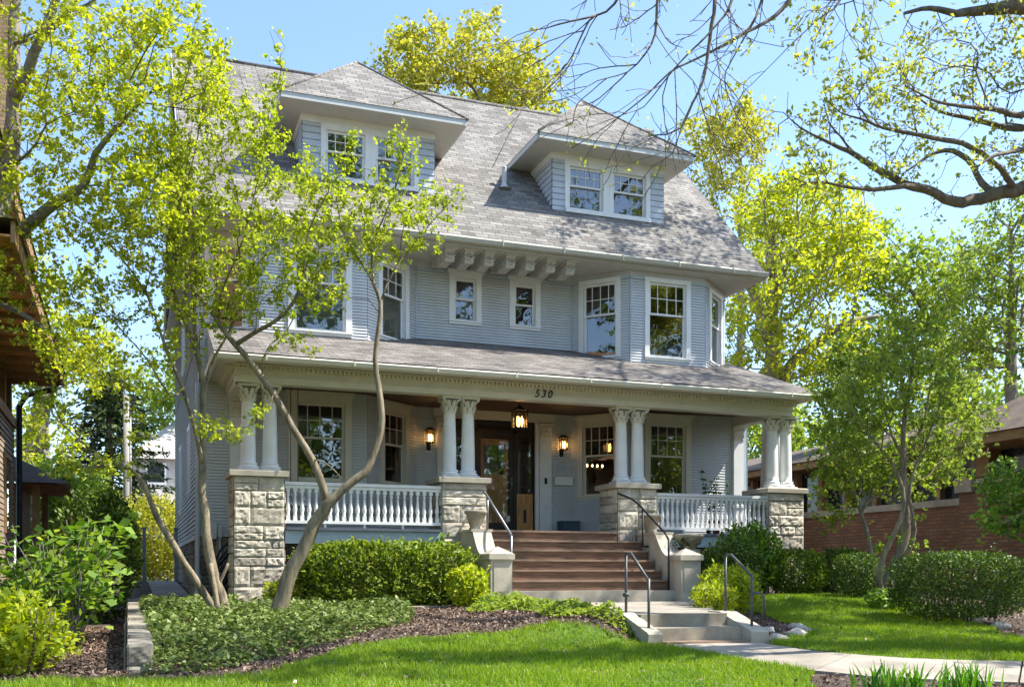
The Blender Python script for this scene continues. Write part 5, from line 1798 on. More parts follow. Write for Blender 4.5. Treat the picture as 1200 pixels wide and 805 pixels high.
# ------------------------------------------------------------------ oak reaching in from the right
tO = 12.0
treeO = [
    [(11.9, 9.5, -1.1, .55), (11.9, 9.5, .3, .43), (11.95, 9.55, 1.8, .38), (12.0, 9.6, 3.2, .34), (12.1, 9.7, 4.4, .3), (12.3, 9.9, 6.2, .25), (12.6, 10.3, 8.5, .19), (13, 11, 11, .12), (13.6, 12, 13, .06)],
    # main limb
    [(11.98, 9.58, 3.0, .2)] + limb_px((1290, 205, tO + .2, .15), (1240, 212, tO + .1, .13), (1190, 222, tO, .12), (1150, 232, tO, .105), (1120, 237, tO - .1, .092), (1095, 226, tO - .15, .08), (1060, 215, tO - .2, .07), (1030, 200, tO - .3, .058), (1005, 183, tO - .35, .048), (985, 173, tO - .4, .036), (962, 163, tO - .45, .024), (938, 150, tO - .5, .014), (918, 132, tO - .5, .008)),
    limb_px((1110, 234, tO - .1, .055), (1085, 222, tO - .3, .05), (1060, 218, tO - .5, .045), (1030, 222, tO - .7, .036), (995, 220, tO - .9, .026), (960, 213, tO - 1, .018), (935, 218, tO - 1.1, .01)),
    limb_px((1165, 226, tO, .07), (1150, 214, tO + .1, .062), (1140, 195, tO + .2, .056), (1125, 180, tO + .2, .05), (1108, 176, tO + .2, .045), (1090, 182, tO + .2, .03), (1070, 195, tO + .15, .02), (1058, 204, tO + .1, .012)),
    limb_px((1190, 222, tO, .06), (1172, 198, tO - .3, .055), (1150, 180, tO - .5, .05), (1128, 168, tO - .6, .046), (1098, 163, tO - .7, .04), (1065, 156, tO - .8, .033), (1035, 150, tO - .8, .025), (1010, 140, tO - .9, .018), (985, 132, tO - .9, .011), (970, 118, tO - 1, .006)),
    limb_px((1275, 170, tO + .5, .09), (1230, 150, tO + .6, .075), (1190, 152, tO + .7, .062), (1160, 145, tO + .7, .052), (1130, 137, tO + .7, .04), (1105, 132, tO + .7, .028), (1080, 118, tO + .7, .017), (1060, 95, tO + .8, .009)),
    limb_px((1270, 130, tO - .6, .08), (1230, 128, tO - .6, .065), (1195, 135, tO - .7, .052), (1165, 128, tO - .8, .042), (1130, 125, tO - .9, .03), (1095, 118, tO - 1, .02), (1060, 100, tO - 1, .01)),
    limb_px((1240, 160, tO + .2, .05), (1210, 172, tO - .4, .042), (1175, 180, tO - .8, .034), (1160, 185, tO - .9, .024), (1145, 196, tO - 1, .014)),
    limb_px((962, 213, tO - 1, .012), (955, 200, tO - 1, .010), (948, 188, tO - 1, .007), (944, 178, tO - 1, .004)),
    limb_px((1000, 181, tO - .35, .022), (985, 160, tO - .4, .017), (972, 145, tO - .4, .012), (965, 118, tO - .4, .007)),
    # high limbs above the frame
    [(12.15, 9.75, 5.0, .2)] + limb_px((1260, 20, tO, .16), (1200, 8, tO - .2, .13), (1160, 12, tO - .4, .09), (1120, 15, tO - .6, .06), (1090, 10, tO - .7, .04), (1060, 16, tO - .8, .025)),
    [(12.15, 9.75, 5.2, .18)] + limb_px((1230, -40, tO - .3, .15), (1130, -70, tO - .8, .13), (1020, -70, tO - 1.3, .11), (930, -55, tO - 1.8, .09), (850, -60, tO - 2.2, .065), (760, -50, tO - 2.5, .045), (680, -40, tO - 2.8, .02)),
    # drooping branches crossing the top
    limb_px((950, -58, tO - 1.7, .045), (925, 0, tO - 1.8, .032), (900, 25, tO - 1.9, .028), (875, 38, tO - 2, .024), (845, 55, tO - 2.1, .02), (815, 70, tO - 2.1, .017), (785, 85, tO - 2.2, .014), (760, 110, tO - 2.2, .011), (725, 138, tO - 2.2, .009), (700, 155, tO - 2.2, .006), (670, 174, tO - 2.2, .004)),
    limb_px((845, -60, tO - 2.2, .04), (838, 0, tO - 2.3, .03), (834, 30, tO - 2.3, .027), (830, 60, tO - 2.3, .024), (824, 95, tO - 2.3, .019), (812, 120, tO - 2.3, .016), (798, 150, tO - 2.3, .012), (788, 180, tO - 2.3, .009), (765, 195, tO - 2.3, .006), (750, 215, tO - 2.3, .004)),
    limb_px((860, -60, tO - 2.1, .03), (858, 0, tO - 2.2, .024), (835, 35, tO - 2.3, .02), (800, 70, tO - 2.4, .016), (775, 100, tO - 2.4, .012), (755, 125, tO - 2.4, .009), (735, 133, tO - 2.4, .007), (690, 150, tO - 2.5, .004)),
    limb_px((780, -50, tO - 2.5, .03), (770, 5, tO - 2.5, .022), (768, 40, tO - 2.5, .018), (755, 65, tO - 2.5, .014), (735, 85, tO - 2.5, .011), (700, 95, tO - 2.6, .008), (680, 108, tO - 2.6, .005)),
    limb_px((745, -46, tO - 2.6, .028), (720, 5, tO - 2.6, .022), (700, 18, tO - 2.6, .018), (670, 25, tO - 2.7, .014), (640, 33, tO - 2.7, .010), (605, 42, tO - 2.8, .006), (570, 70, tO - 2.8, .003)),
    limb_px((705, 15, tO - 2.6, .018), (690, 25, tO - 2.6, .015), (678, 50, tO - 2.6, .012), (665, 75, tO - 2.6, .009), (645, 95, tO - 2.7, .007), (615, 125, tO - 2.7, .004)),
    limb_px((905, -56, tO - 1.9, .03), (890, 10, tO - 1.9, .02), (872, 45, tO - 1.9, .014), (850, 85, tO - 1.9, .009), (832, 125, tO - 1.9, .006), (838, 170, tO - 1.9, .004)),
    limb_px((1000, -68, tO - 1.4, .03), (985, 0, tO - 1.4, .02), (960, 22, tO - 1.5, .014), (930, 50, tO - 1.5, .009), (905, 75, tO - 1.5, .005), (880, 100, tO - 1.5, .003)),
    limb_px((1040, -70, tO - 1.2, .02), (1010, -5, tO - 1.2, .014), (990, 5, tO - 1.2, .010), (992, 35, tO - 1.2, .006), (1005, 50, tO - 1.2, .003)),
    # limbs away from the picture that shade the lawn and roofs
    [(12.2, 9.8, 5.6, .18), (14, 11, 7, .14), (16, 13, 8.5, .11), (18, 15.5, 10.5, .08), (18.6, 18, 13, .05)],
    [(12.1, 9.7, 4.6, .16), (14, 9, 6, .12), (16.5, 8.5, 7.2, .08), (18.5, 8.8, 8.5, .05)],
    [(12.5, 10.2, 8, .14), (14.5, 13, 11.5, .11), (17, 17, 14.8, .07), (18.6, 19.6, 16.1, .04)],
    [(12.1, 9.7, 4.4, .14), (11.9, 9.0, 6.5, .11), (11, 8.7, 8.6, .08), (8.6, 8.5, 9.7, .04)],
]
blO = [(940, 150, 30, 30, tO - .5, .5, 40), (985, 120, 28, 28, tO - .5, .5, 40), (1010, 105, 22, 26, tO - .9, .5, 34), (1070, 85, 36, 30, tO, .9, 70), (1110, 110, 40, 26, tO, .9, 60), (1150, 100, 45, 40, tO, 1, 70), (1165, 40, 35, 25, tO - .3, .8, 40),
       (1190, 190, 30, 40, tO, .8, 40), (1060, 150, 40, 22, tO - .6, .6, 24), (960, 195, 40, 26, tO - .8, .6, 26), (1010, 210, 45, 22, tO - .6, .6, 18), (1100, 205, 40, 25, tO, .6, 14), (1100, 55, 30, 30, tO, .8, 14), (1190, 100, 30, 60, tO, .9, 50)]
rngo = np.random.default_rng(77)
def ell(c, r, n):
    q = rngo.normal(size=(n, 3)); q /= np.linalg.norm(q, axis=1, keepdims=True); q *= rngo.uniform(0, 1, (n, 1)) ** .4
    return np.array(c) + q * np.array(r)
exO = [ell((18.2, 9.4, 10), (3.2, 3.6, 1.3), 105), ell((19.6, 17.0, 15.8), (3.2, 1.6, .8), 55), ell((18.6, 19.8, 16.1), (4.2, 2.6, .9), 120), ell((17, 16, 13), (2.4, 2, 1), 30), ell((8.4, 8.9, 9.7), (3.2, 2.2, .8), 70)]
gO = Grower(104)
spans = []
for i, lb in enumerate(treeO):
    n0 = gO.n
    gO.limb(lb if i == 0 else [(a, b, c, max(.0035, d * .66)) for a, b, c, d in lb], .1)
    spans.append((n0, gO.n))
# the drooping branches at the top carry long bare twigs; the lower limbs short crooked leafy spurs
for i, (a, b) in enumerate(spans):
    if 13 <= i <= 21:
        gO.twigs(a + int((b - a) * .1), b, .58, .72, 2, .3, .2, .8)
    elif 1 <= i <= 11:
        gO.twigs(a + (34 if i == 1 else 10), b, .42, .42, 2, -.25, .34, .95)
gO.targets(np.concatenate([blob(gO.rng, *b) for b in blO] + exO), .2, .16, .03)
gO.finish(.0036)
oak = thing('oak_tree', (11.9, 9.5, -1.0), 'oak with dark gnarled spreading limbs and sparse new leaves reaching in from the right', 'tree')
gO.wood('trunk', ['bark_dark', 'bark_dark'], oak)
tips = np.where(gO.nch[:gO.n] == 0)[0]
Pt = gO.pos[tips]
aa = (Pt[:, 0] * CS - Pt[:, 1] * SN) / (Pt[:, 0] * SN + Pt[:, 1] * CS) * FPX + 600
cnt = np.where(aa < 925, gO.rng.poisson(4.5, len(tips)) * (gO.rng.uniform(size=len(tips)) < .42), gO.rng.poisson(11, len(tips)))
vv = HOR - FPX * Pt[:, 2] / (Pt[:, 0] * SN + Pt[:, 1] * CS)
hid = (aa > 1250) | (vv < -170) | ((vv < -30) & (Pt[:, 2] > 12))
cnt = np.where(hid, gO.rng.poisson(70, len(tips)), cnt)
P = np.repeat(Pt, cnt, axis=0); hidr = np.repeat(hid, cnt); szs = np.where(hidr, .15, np.where(np.repeat(aa, cnt) < 925, .042, .062))
P = P + gO.rng.normal(size=P.shape) * np.where(hidr, .2, .05)[:, None]
V, F = leaf_quads(P, szs, gO.rng, .3)
np_object('crown', V, F, 'leaf_oak', oak)

# ------------------------------------------------------------------ small trees on the right
tR = 18.6
treeR = [
    limb_px((1034, 705, tR, .13), (1042, 678, tR, .11), (1053, 650, tR, .10), (1062, 622, tR, .09), (1062, 590, tR, .08), (1059, 560, tR, .07), (1058, 530, tR, .055), (1060, 490, tR, .04), (1068, 440, tR, .025), (1070, 390, tR, .012)),
    limb_px((1034, 705, tR, .08), (1030, 680, tR - .2, .06), (1036, 650, tR - .3, .05), (1050, 620, tR - .3, .044), (1060, 590, tR - .3, .038), (1052, 555, tR - .3, .032), (1040, 535, tR - .4, .026), (1025, 518, tR - .5, .02), (1008, 495, tR - .6, .013), (990, 470, tR - .7, .007)),
    limb_px((1034, 705, tR, .07), (1048, 680, tR + .2, .055), (1062, 650, tR - .1, .045), (1072, 620, tR - .2, .036), (1066, 585, tR - .2, .03), (1070, 555, tR - .2, .025), (1082, 525, tR - .2, .02), (1096, 490, tR - .3, .014), (1110, 450, tR - .3, .008)),
    limb_px((1059, 545, tR, .035), (1072, 520, tR + .2, .03), (1084, 490, tR + .4, .022), (1092, 440, tR + .5, .012)),
    limb_px((1058, 535, tR, .03), (1045, 510, tR + .2, .024), (1036, 470, tR + .3, .016), (1030, 420, tR + .4, .008)),
]
blR = [(1000, 500, 40, 60, tR, 1.2, 100), (1030, 450, 55, 60, tR, 1.3, 130), (1080, 440, 55, 65, tR, 1.3, 130), (1110, 500, 45, 50, tR, 1.2, 110), (1140, 470, 40, 50, tR, 1, 60), (1060, 395, 60, 40, tR, 1, 60), (1090, 550, 40, 26, tR, .8, 16), (1065, 625, 40, 25, tR - .4, .5, 8)]
make_tree('small_tree', 'multi stemmed small tree growing beside the big dark oval shrub', 'tree', px(1035, 700, tR), treeR, blR, 'leaf_green', 'bark', 105, .074, 3.0, .085, density=.85, bf=.3, rleaf=.008, tip=.004)
tS = 21.5
treeS = [
    limb_px((1026, 690, tS, .06), (1022, 655, tS, .05), (1014, 615, tS, .045), (1004, 585, tS, .04), (997, 560, tS, .034), (1000, 520, tS, .026), (1002, 480, tS, .018), (995, 430, tS, .009)),
    limb_px((1014, 615, tS, .03), (998, 575, tS, .026), (985, 595, tS + .1, .012)),
    limb_px((997, 560, tS, .026), (985, 530, tS, .02), (975, 490, tS, .013), (970, 450, tS, .007)),
]
blS = [(985, 520, 36, 50, tS, 1.2, 80), (978, 465, 36, 50, tS, 1.2, 80), (985, 555, 45, 26, tS, 1, 30), (970, 590, 24, 35, tS, .9, 22), (1000, 440, 45, 60, tS, 1.2, 130), (985, 530, 34, 40, tS, 1.2, 60), (1030, 500, 50, 50, tS, 1.2, 90), (1060, 555, 60, 34, tS, 1.2, 110), (1110, 535, 45, 36, tS + .5, 1.2, 70), (1120, 470, 50, 50, tS + .5, 1.2, 80), (1010, 560, 40, 30, tS, 1, 50)]
make_tree('small_tree', 'thin pale stemmed tree close to the brick wall right of the porch', 'tree', px(1024, 690, tS), treeS, blS, 'leaf_green', 'bark_grey', 106, .085, 3.0, .1, density=1.0, bf=.3, rleaf=.009, tip=.0045)
tM = 13.5
treeM = [
    [px(1420, 740, tM) + (.1,), px(1400, 640, tM) + (.085,), px(1370, 560, tM) + (.07,), px(1320, 540, tM - .1) + (.05,), px(1270, 570, tM - .2) + (.035,), px(1220, 590, tM - .3) + (.022,), px(1185, 608, tM - .4) + (.013,), px(1160, 620, tM - .4) + (.006,)],
    [px(1370, 560, tM) + (.05,), px(1350, 470, tM) + (.04,), px(1300, 420, tM) + (.03,), px(1240, 400, tM) + (.02,), px(1190, 410, tM) + (.01,)],
    [px(1300, 545, tM - .1) + (.03,), px(1250, 540, tM) + (.022,), px(1200, 548, tM + .1) + (.014,), px(1160, 565, tM + .1) + (.006,)],
]
blM = [(1180, 570, 42, 26, tM, .6, 70), (1185, 615, 40, 20, tM - .3, .5, 50), (1240, 560, 60, 60, tM, .9, 70), (1320, 480, 80, 80, tM, 1.2, 80), (1225, 420, 40, 40, tM, .7, 40)]
make_tree('small_tree', 'low spreading tree whose green sprays hang in front of the brick wall', 'tree', px(1420, 740, tM), treeM, blM, 'leaf_bush', 'bark', 107, .07, 3.2, .075, bf=.3, rleaf=.008, tip=.004)

# ------------------------------------------------------------------ big trees behind
def crown_tree(label, u, t, blobs, leaf, seed, lsize, k, spread, trunk_r=.35, top_v=None, lean=0, limbs=(), group='spring trees behind the houses', bark='bark_grey', rleaf=.02, zb=-.6, bf=.3):
    base = px(u, 0, t); base = (base[0], base[1], zb)
    tv = top_v if top_v is not None else min(b[1] for b in blobs)
    vb = HOR + .6 * FPX / t
    tr = [base + (trunk_r,)]
    for f, r in ((.25, .85), (.5, .62), (.75, .4), (.95, .15)):
        q = px(u + lean * f, vb + (tv - vb) * f, t)
        tr.append((q[0], q[1], q[2], trunk_r * r))
    lb = [tr] + [limb_px(*l) for l in limbs]
    return make_tree('broadleaf_tree', label, 'tree', base, lb, blobs, leaf, bark, seed, lsize, k, spread, bf=bf, step=.8, rleaf=rleaf, tip=.011, group=group, wig=.12)
t = 46
crown_tree('yellow leaved tree rising behind the middle of the roof ridge', 560, t, [(545, 90, 95, 62, t, 4, 260), (480, 85, 45, 40, t, 3, 90), (610, 105, 55, 45, t, 3, 120), (560, 180, 120, 60, t, 4, 60)], 'leaf_yellow', 201, .19, 5.5, .3)
t = 44
crown_tree('thin crowned yellow tree behind the right gable end', 868, t, [(845, 165, 50, 52, t, 3, 150), (880, 160, 28, 40, t, 2, 60), (850, 235, 45, 30, t, 2.5, 60), (880, 300, 60, 50, t, 3, 70)], 'leaf_yellow', 202, .16, 4.0, .26, .3)
t = 33
crown_tree('broad lime green tree just right of the house', 905, t, [(935, 270, 70, 60, t, 4, 300), (905, 240, 40, 40, t, 3, 90), (985, 300, 45, 55, t, 3, 170), (920, 350, 75, 50, t, 4, 220), (890, 420, 60, 60, t, 3, 130), (960, 420, 70, 50, t, 3, 150)], 'leaf_elm', 203, .14, 4.2, .24, .45, limbs=[((905, 480, t, .2), (925, 430, t, .17), (960, 400, t - .5, .14), (990, 380, t - 1, .1), (1030, 370, t - 1, .05)), ((900, 400, t, .2), (888, 350, t, .22), (875, 320, t, .2), (905, 310, t, .1))], rleaf=.016)
t = 36
crown_tree('loose green tree with forked grey limbs over the brick neighbor', 1100, t, [(1060, 340, 60, 60, t, 3, 170), (1030, 305, 45, 45, t, 2.5, 100), (1110, 330, 50, 45, t, 2.5, 110), (1050, 400, 90, 40, t, 3, 170), (1120, 420, 70, 50, t, 3, 150), (1020, 440, 60, 40, t, 3, 110)], 'leaf_green', 204, .15, 4.0, .24, .3, top_v=330, limbs=[((1095, 400, t, .16), (1090, 375, t, .13), (1118, 350, t, .1), (1130, 310, t, .07), (1122, 280, t, .04)), ((1090, 378, t, .12), (1075, 350, t, .09), (1060, 330, t, .06))], rleaf=.016)
t = 29
crown_tree('airy blue green tree at the right edge beyond the brick house', 1185, t, [(1165, 320, 45, 60, t, 3, 150), (1200, 250, 45, 45, t, 3, 110), (1190, 390, 50, 45, t, 3, 140), (1240, 330, 60, 90, t, 3, 80), (1140, 410, 50, 35, t, 2, 80), (1120, 350, 35, 40, t, 2, 50)], 'leaf_green', 205, .12, 3.6, .22, .3, rleaf=.016)
t = 34
crown_tree('yellow green tree behind the brown house on the left', 48, t, [(60, 430, 45, 40, t, 3, 80), (30, 400, 55, 50, t, 3, 80), (55, 520, 26, 50, t, 3, 80), (110, 410, 40, 40, t, 2.5, 40), (60, 350, 80, 60, t, 3, 70)], 'leaf_elm', 206, .16, 4.2, .26, .42, limbs=[((40, 590, t, .35), (36, 540, t, .33), (44, 500, t, .3), (52, 465, t, .27), (60, 430, t, .2))], rleaf=.016)
t = 31
crown_tree('mid green tree filling the gap behind the side yard', 95, t, [(80, 575, 35, 35, t, 2.5, 150), (70, 610, 45, 35, t, 2.5, 110), (115, 610, 32, 32, t, 2, 100), (100, 640, 60, 30, t, 2, 90)], 'leaf_green', 207, .16, 4.4, .24, .2, rleaf=.016)
t = 62
crown_tree('distant tree over the far roofs beside the white and grey house', 215, t, [(215, 480, 50, 60, t, 4, 110), (160, 470, 60, 60, t, 4, 110), (240, 430, 60, 50, t, 4, 60)], 'leaf_green', 208, .26, 4, .4, .3, rleaf=.03)
for i, (u, t, v, w, lf, txt) in enumerate(((985, 58, 560, 90, 'leaf_green', 'distant green tree seen through the gap past the porch columns'), (1090, 60, 520, 100, 'leaf_far', 'distant dark tree behind the brick house roof'), (900, 62, 520, 70, 'leaf_green', 'distant tree behind the right porch pier'),
                                           (1180, 64, 500, 100, 'leaf_green', 'distant green tree above the brick house eave'))):
    crown_tree(txt, u, t, [(u, v, w, 75, t, 5, 230), (u + 30, v + 80, w, 60, t, 5, 120)], lf, 220 + i, .3, 4.5, .45, .3, rleaf=.03)
# trees over the street, seen in the window glass
for i, (x, y, h, r, txt) in enumerate(((9, -14, 27, 7.5, 'street tree mirrored in the left windows'), (22, -17, 28, 8, 'street tree mirrored in the middle windows'), (35, -18, 27, 8, 'street tree mirrored in the right windows'), (49, -14, 25, 8, 'street tree mirrored in the last bay window'), (-25, 3, 26, 8, 'street tree mirrored in the angled bay window'), (-34, -12, 25, 8, 'street tree beyond the left neighbor mirrored in the glass'), (5, -9, 9, 5.5, 'low round street tree mirrored in the left porch window'), (15, -9, 9, 5.5, 'low round street tree mirrored in the door glass'), (25, -9, 9, 5.5, 'low round street tree mirrored in the right porch window'))):
    rngs = np.random.default_rng(300 + i)
    g = Grower(300 + i)
    g.limb([(x, y, -1.7, .4), (x + .2, y, 2, .32), (x, y + .2, h * .55, .22), (x - .2, y, h * .95, .06)], .8)
    q = rngs.normal(size=(420, 3)); q /= np.linalg.norm(q, axis=1, keepdims=True); q *= rngs.uniform(0, 1, (420, 1)) ** .4
    g.targets(np.array([x, y, h * .62]) + q * np.array([r, r, h * .42]), .3, .8, .12)
    g.finish(.012)
    rt = thing('street_tree', (x, y, -1.7), txt, 'tree', 'street trees across the road')
    g.wood('trunk', ['bark_grey', 'twig'], rt)
    P = g.leaf_points(.02, 11, .5)
    V, F = leaf_quads(P, .42, rngs); np_object('crown', V, F, 'leaf_street', rt)

# conifer far left
def conifer(label, u, t, topv, botv, width, seed):
    rng = np.random.default_rng(seed)
    b = px(u, HOR, t); H0 = px(u, botv, t)[2]; H1 = px(u, topv, t)[2]
    root = thing('conifer_tree', (b[0], b[1], -.6), label, 'tree')
    mb = MB(); mb.tube([(b[0], b[1], -.6), (b[0], b[1], (H0 + H1) / 2), (b[0], b[1], H1)], [.28, .16, .03], 8)
    Pl, Ax = [], []
    n = 74
    W = width * t / FPX
    for i in range(n):
        f = i / n
        z = H0 + (H1 - H0) * f; r = W * (1 - f) ** .75 * rng.uniform(.6, 1.1) + .25
        a = i * 2.4 + rng.uniform(-.4, .4)
        pts = [np.array([b[0] + math.cos(a) * r * s, b[1] + math.sin(a) * r * s, z - .28 * r * s + .18 * r * s * s]) for s in np.linspace(0, 1, 6)]
        mb.tube(pts, [.05, .04, .03, .022, .014, .006], 4)
        for k in range(60):
            s = rng.uniform(.2, 1)
            j = min(4, int(s * 5)); q = pts[j] + (pts[j + 1] - pts[j]) * (s * 5 - j)
            Pl.append(q + rng.normal(size=3) * np.array([.22, .22, .10]) - np.array([0, 0, .08]))
            Ax.append((math.cos(a), math.sin(a), -.5))
    mb.build('trunk', 'bark', root, uv=False)
    V, F = leaf_quads(np.array(Pl), .34, rng, .3, width=.35, axis=np.array(Ax))
    np_object('crown', V, F, 'leaf_conifer', root)
conifer('dark spreading conifer beside the utility pole in the back yard', 128, 44, 436, 590, 92, 1)
# ================================================================== NEIGHBORS AND BACKGROUND
nb = thing('neighbor_house', (-5.5, 19, -1), 'brown clapboard house with deep orange brown eaves at the left edge', 'house')
nf = frame((-2.3, 15.0), (-2.3, 24.5))
m = MB(); siding(m, nf, 0, 9.5, -.5, 3.1, [(7.6, 8.5, .9, 2.2)], .11, .02)
m.box(-9, -2.31, 15.0, 24.49, -1.1, -.5); m.box(-9, -2.5, 15.0, 24.49, -.499, 3.1)
m.build('wall', 'neighbor_siding', nb)
m = MB(); m.fbox(nf, 7.5, 7.6, 0, .05, .8, 2.3); m.fbox(nf, 8.5, 8.6, 0, .05, .8, 2.3); m.fbox(nf, 7.5, 8.6, 0, .05, 2.3, 2.4)
w = m.build('window', 'timber_brown', nb)
MB().fbox(nf, 7.6, 8.5, -.05, -.03, .9, 2.2).build('pane', 'dark_pane', w)
m = MB(); m.fbox(nf, 0, 9.55, -.2, .06, 3.101, 3.3)
for k in range(9): m.fbox(nf, .2 + k * 1.12, .42 + k * 1.12, -.3, -.02, 3.301, 4.1)
m.build('timber_frame', 'timber_brown', nb)
MB().box(-9, -2.65, 15, 24.4, 3.1, 8.2).build('upper_wall', 'timber_brown', nb)
def eave(z, x1, y1, h, x0=-9.5, y0=14.0):
    m = MB()
    m.prism([(x0, y0), (x1, y0), (x1, y1), (x0, y1)], z, z + .03)
    m.build('eave_soffit', 'timber_orange', nb)
    m = MB()
    for k in range(12):
        y = y0 + .5 + k * (y1 - y0 - .6) / 11
        m.box(-2.6, x1 - .05, y, y + .09, z - .1, z - .001)
    m.box(x1 + .001, x1 + .05, y0, y1 + .05, z - .06, z + .2); m.box(x0, x1, y1 + .001, y1 + .05, z - .06, z + .2)
    m.build('eave_rafter', 'timber_brown', nb)
    m = MB()
    A = [(x0, y0 - .1, z + .2), (x1 + .08, y0 - .1, z + .2), (x1 + .08, y1 + .1, z + .2), (x0, y1 + .1, z + .2)]
    xm = (x0 + x1) / 2
    m.add(A + [(xm, y0 + 2.5, z + h), (xm, y1 - 2.5, z + h)], [(0, 1, 4), (1, 2, 5, 4), (2, 3, 5), (3, 0, 4, 5)])
    m.build('roof', 'dark_roof', nb)
eave(4.12, -1.35, 24.3, .9); eave(6.0, -1.75, 22.4, 1.2)
MB().box(-3.5, -2.15, 23.3, 24.3, 8.0, 14.2).box(-3.6, -2.05, 23.2, 24.4, 14.2, 14.5).build('chimney', 'tan_brick', nb)
m = MB()
m.tube([(-1.45, 24.45, 4.0), (-1.7, 24.5, 3.95), (-2.05, 24.55, 3.85), (-2.2, 24.56, 3.6), (-2.2, 24.56, .5), (-2.2, 24.56, -.8)], .065, 8)
m.build('downspout', 'iron', nb)
m = MB(); m.box(-2.3, -1.95, 25.0, 28.0, -.6, .8); m.build('porch_base', 'tan_brick', nb)
m = MB(); m.box(-2.4, -2.25, 25, 28, .8, 1.9); m.box(-1.98, -1.84, 25.0, 25.14, .8, 1.95); m.box(-1.99, -1.85, 27.8, 27.94, .8, 1.95); m.build('porch_post', 'timber_brown', nb)
m = MB()
m.add([(-2.6, 24.7, 1.95), (-1.3, 24.7, 1.95), (-1.3, 28.4, 1.95), (-2.6, 28.4, 1.95)], [(3, 2, 1, 0)]); m.build('porch_soffit', 'timber_orange', nb)
m = MB()
m.add([(-2.6, 24.6, 1.98), (-1.22, 24.6, 1.98), (-1.22, 28.5, 1.98), (-2.6, 28.5, 1.98), (-2.6, 25.8, 2.75), (-2.6, 27.3, 2.75)], [(0, 1, 4), (1, 2, 5, 4), (2, 3, 5)])
m.build('porch_roof', 'dark_roof', nb)

fn_ = thing('picket_fence', (-1.6, 24, -.9), 'short weathered wooden picket railing beside the brown house', 'fence')
m = MB()
for k in range(16):
    m.box(-2.1 + k * .09, -2.06 + k * .09, 22.0, 22.03, -.9, -.12)
m.build('picket', 'timber_brown', fn_)
MB().box(-2.2, -.65, 21.97, 22.05, -.12, -.06).box(-2.2, -.65, 21.98, 22.04, -.75, -.69).build('fence_rail', 'timber_brown', fn_)

bn = thing('neighbor_house', (24, 26, -.6), 'low red brick house with limestone sill band and brown eaves on the right', 'house')
m = MB(); m.box(20, 30, 20.2, 46, -.8, 1.75); m.box(19.35, 30, 14.5, 20.199, -.8, 2.2)
m.build('wall', 'red_brick', bn)
m = MB(); m.box(19.93, 30, 20.203, 46, 1.751, 1.93); m.box(19.25, 19.9, 19.7, 20.25, 2.0, 2.35); m.box(19.3, 30, 14.4, 19.69, 2.201, 2.3); m.build('sill_band', 'concrete', bn)
m = MB(); m.box(20.4, 30, 20.3, 46, 1.931, 3.2); m.box(19.9, 30, 15, 20.29, 2.301, 3.1); m.build('window_band', 'dark_pane', bn)
for k in range(20):
    MB().box(20.2, 20.39, 20.5 + k * 1.25, 20.68 + k * 1.25, 1.931, 3.2).build('mullion', 'timber_brown', bn)
for y in (14.8, 17.2, 19.4): MB().box(19.5, 19.89, y, y + .4, 2.301, 3.0).build('mullion', 'timber_brown', bn)
m = MB(); m.box(18.5, 30, 13.5, 20.6, 3.0, 3.22); m.box(19.4, 31, 20.601, 47, 3.2, 3.4); m.build('fascia', 'timber_brown', bn)
m = MB()
m.add([(18.4, 13.4, 3.225), (30, 13.4, 3.225), (30, 20.8, 3.225), (18.4, 20.8, 3.225), (22, 17, 5.4), (30, 17, 5.4)], [(0, 1, 5, 4), (2, 3, 4, 5), (3, 0, 4)])
m.add([(19.3, 20.7, 3.405), (31, 20.7, 3.405), (31, 47, 3.405), (19.3, 47, 3.405), (25, 26, 4.9), (25, 42, 4.9)], [(0, 1, 4), (1, 2, 5, 4), (2, 3, 5), (3, 0, 4, 5)])
m.build('roof', 'brown_roof', bn)
m = MB(); m.box(19.95, 19.999, 24, 24.9, -.35, .1); m.box(19.95, 19.999, 28, 29, -.35, .1); m.build('basement_window', 'dark_pane', bn)

# far house, pole, gate posts and garden chair seen down the side yard
t = 58
c0 = px(196, HOR, t)
fh = thing('neighbor_house', (c0[0], c0[1], -.6), 'distant grey house with white porch columns beyond the side yard', 'house')
x, y = c0[0], c0[1]
MB().box(x - 1.9, x + 6, y, y + 8, -.6, 6.4).build('wall', 'grey_house', fh)
m = MB(); m.add([(x - 2.3, y - .4, 6.4), (x + 6.4, y - .4, 6.4), (x + 6.4, y + 8.4, 6.4), (x - 2.3, y + 8.4, 6.4), (x + 1, y + 3, 9.4), (x + 3, y + 5, 9.4)], [(0, 1, 4), (1, 2, 5, 4), (2, 3, 5), (3, 0, 4, 5)])
m.build('roof', 'grey_house', fh)
w = MB().box(x - 1.15, x - .05, y - .05, y - .001, 5.0, 6.2).build('window', 'white_paint', fh)
MB().box(x - 1.05, x - .15, y - .06, y - .051, 5.1, 6.1).build('pane', 'dark_pane', w)
m = MB(); m.box(x - 2.2, x + 6, y - 2.2, y - .01, 3.6, 3.85); m.build('porch_roof', 'white_paint', fh)
for k in range(4):
    MB().lathe([(.13, 1.2), (.11, 3.6)], (x - .35 + k * 1.3, y - 2.0, 0), 10).build('porch_column', 'white_paint', fh)
MB().box(x - .3, x + 5, y - .04, y - .01, 1.6, 3.3).build('porch_window', 'dark_pane', fh)
MB().box(x - 2.0, x + 6, y - 2.1, y - .02, -.6, 1.2).build('porch_base', 'grey_house', fh)

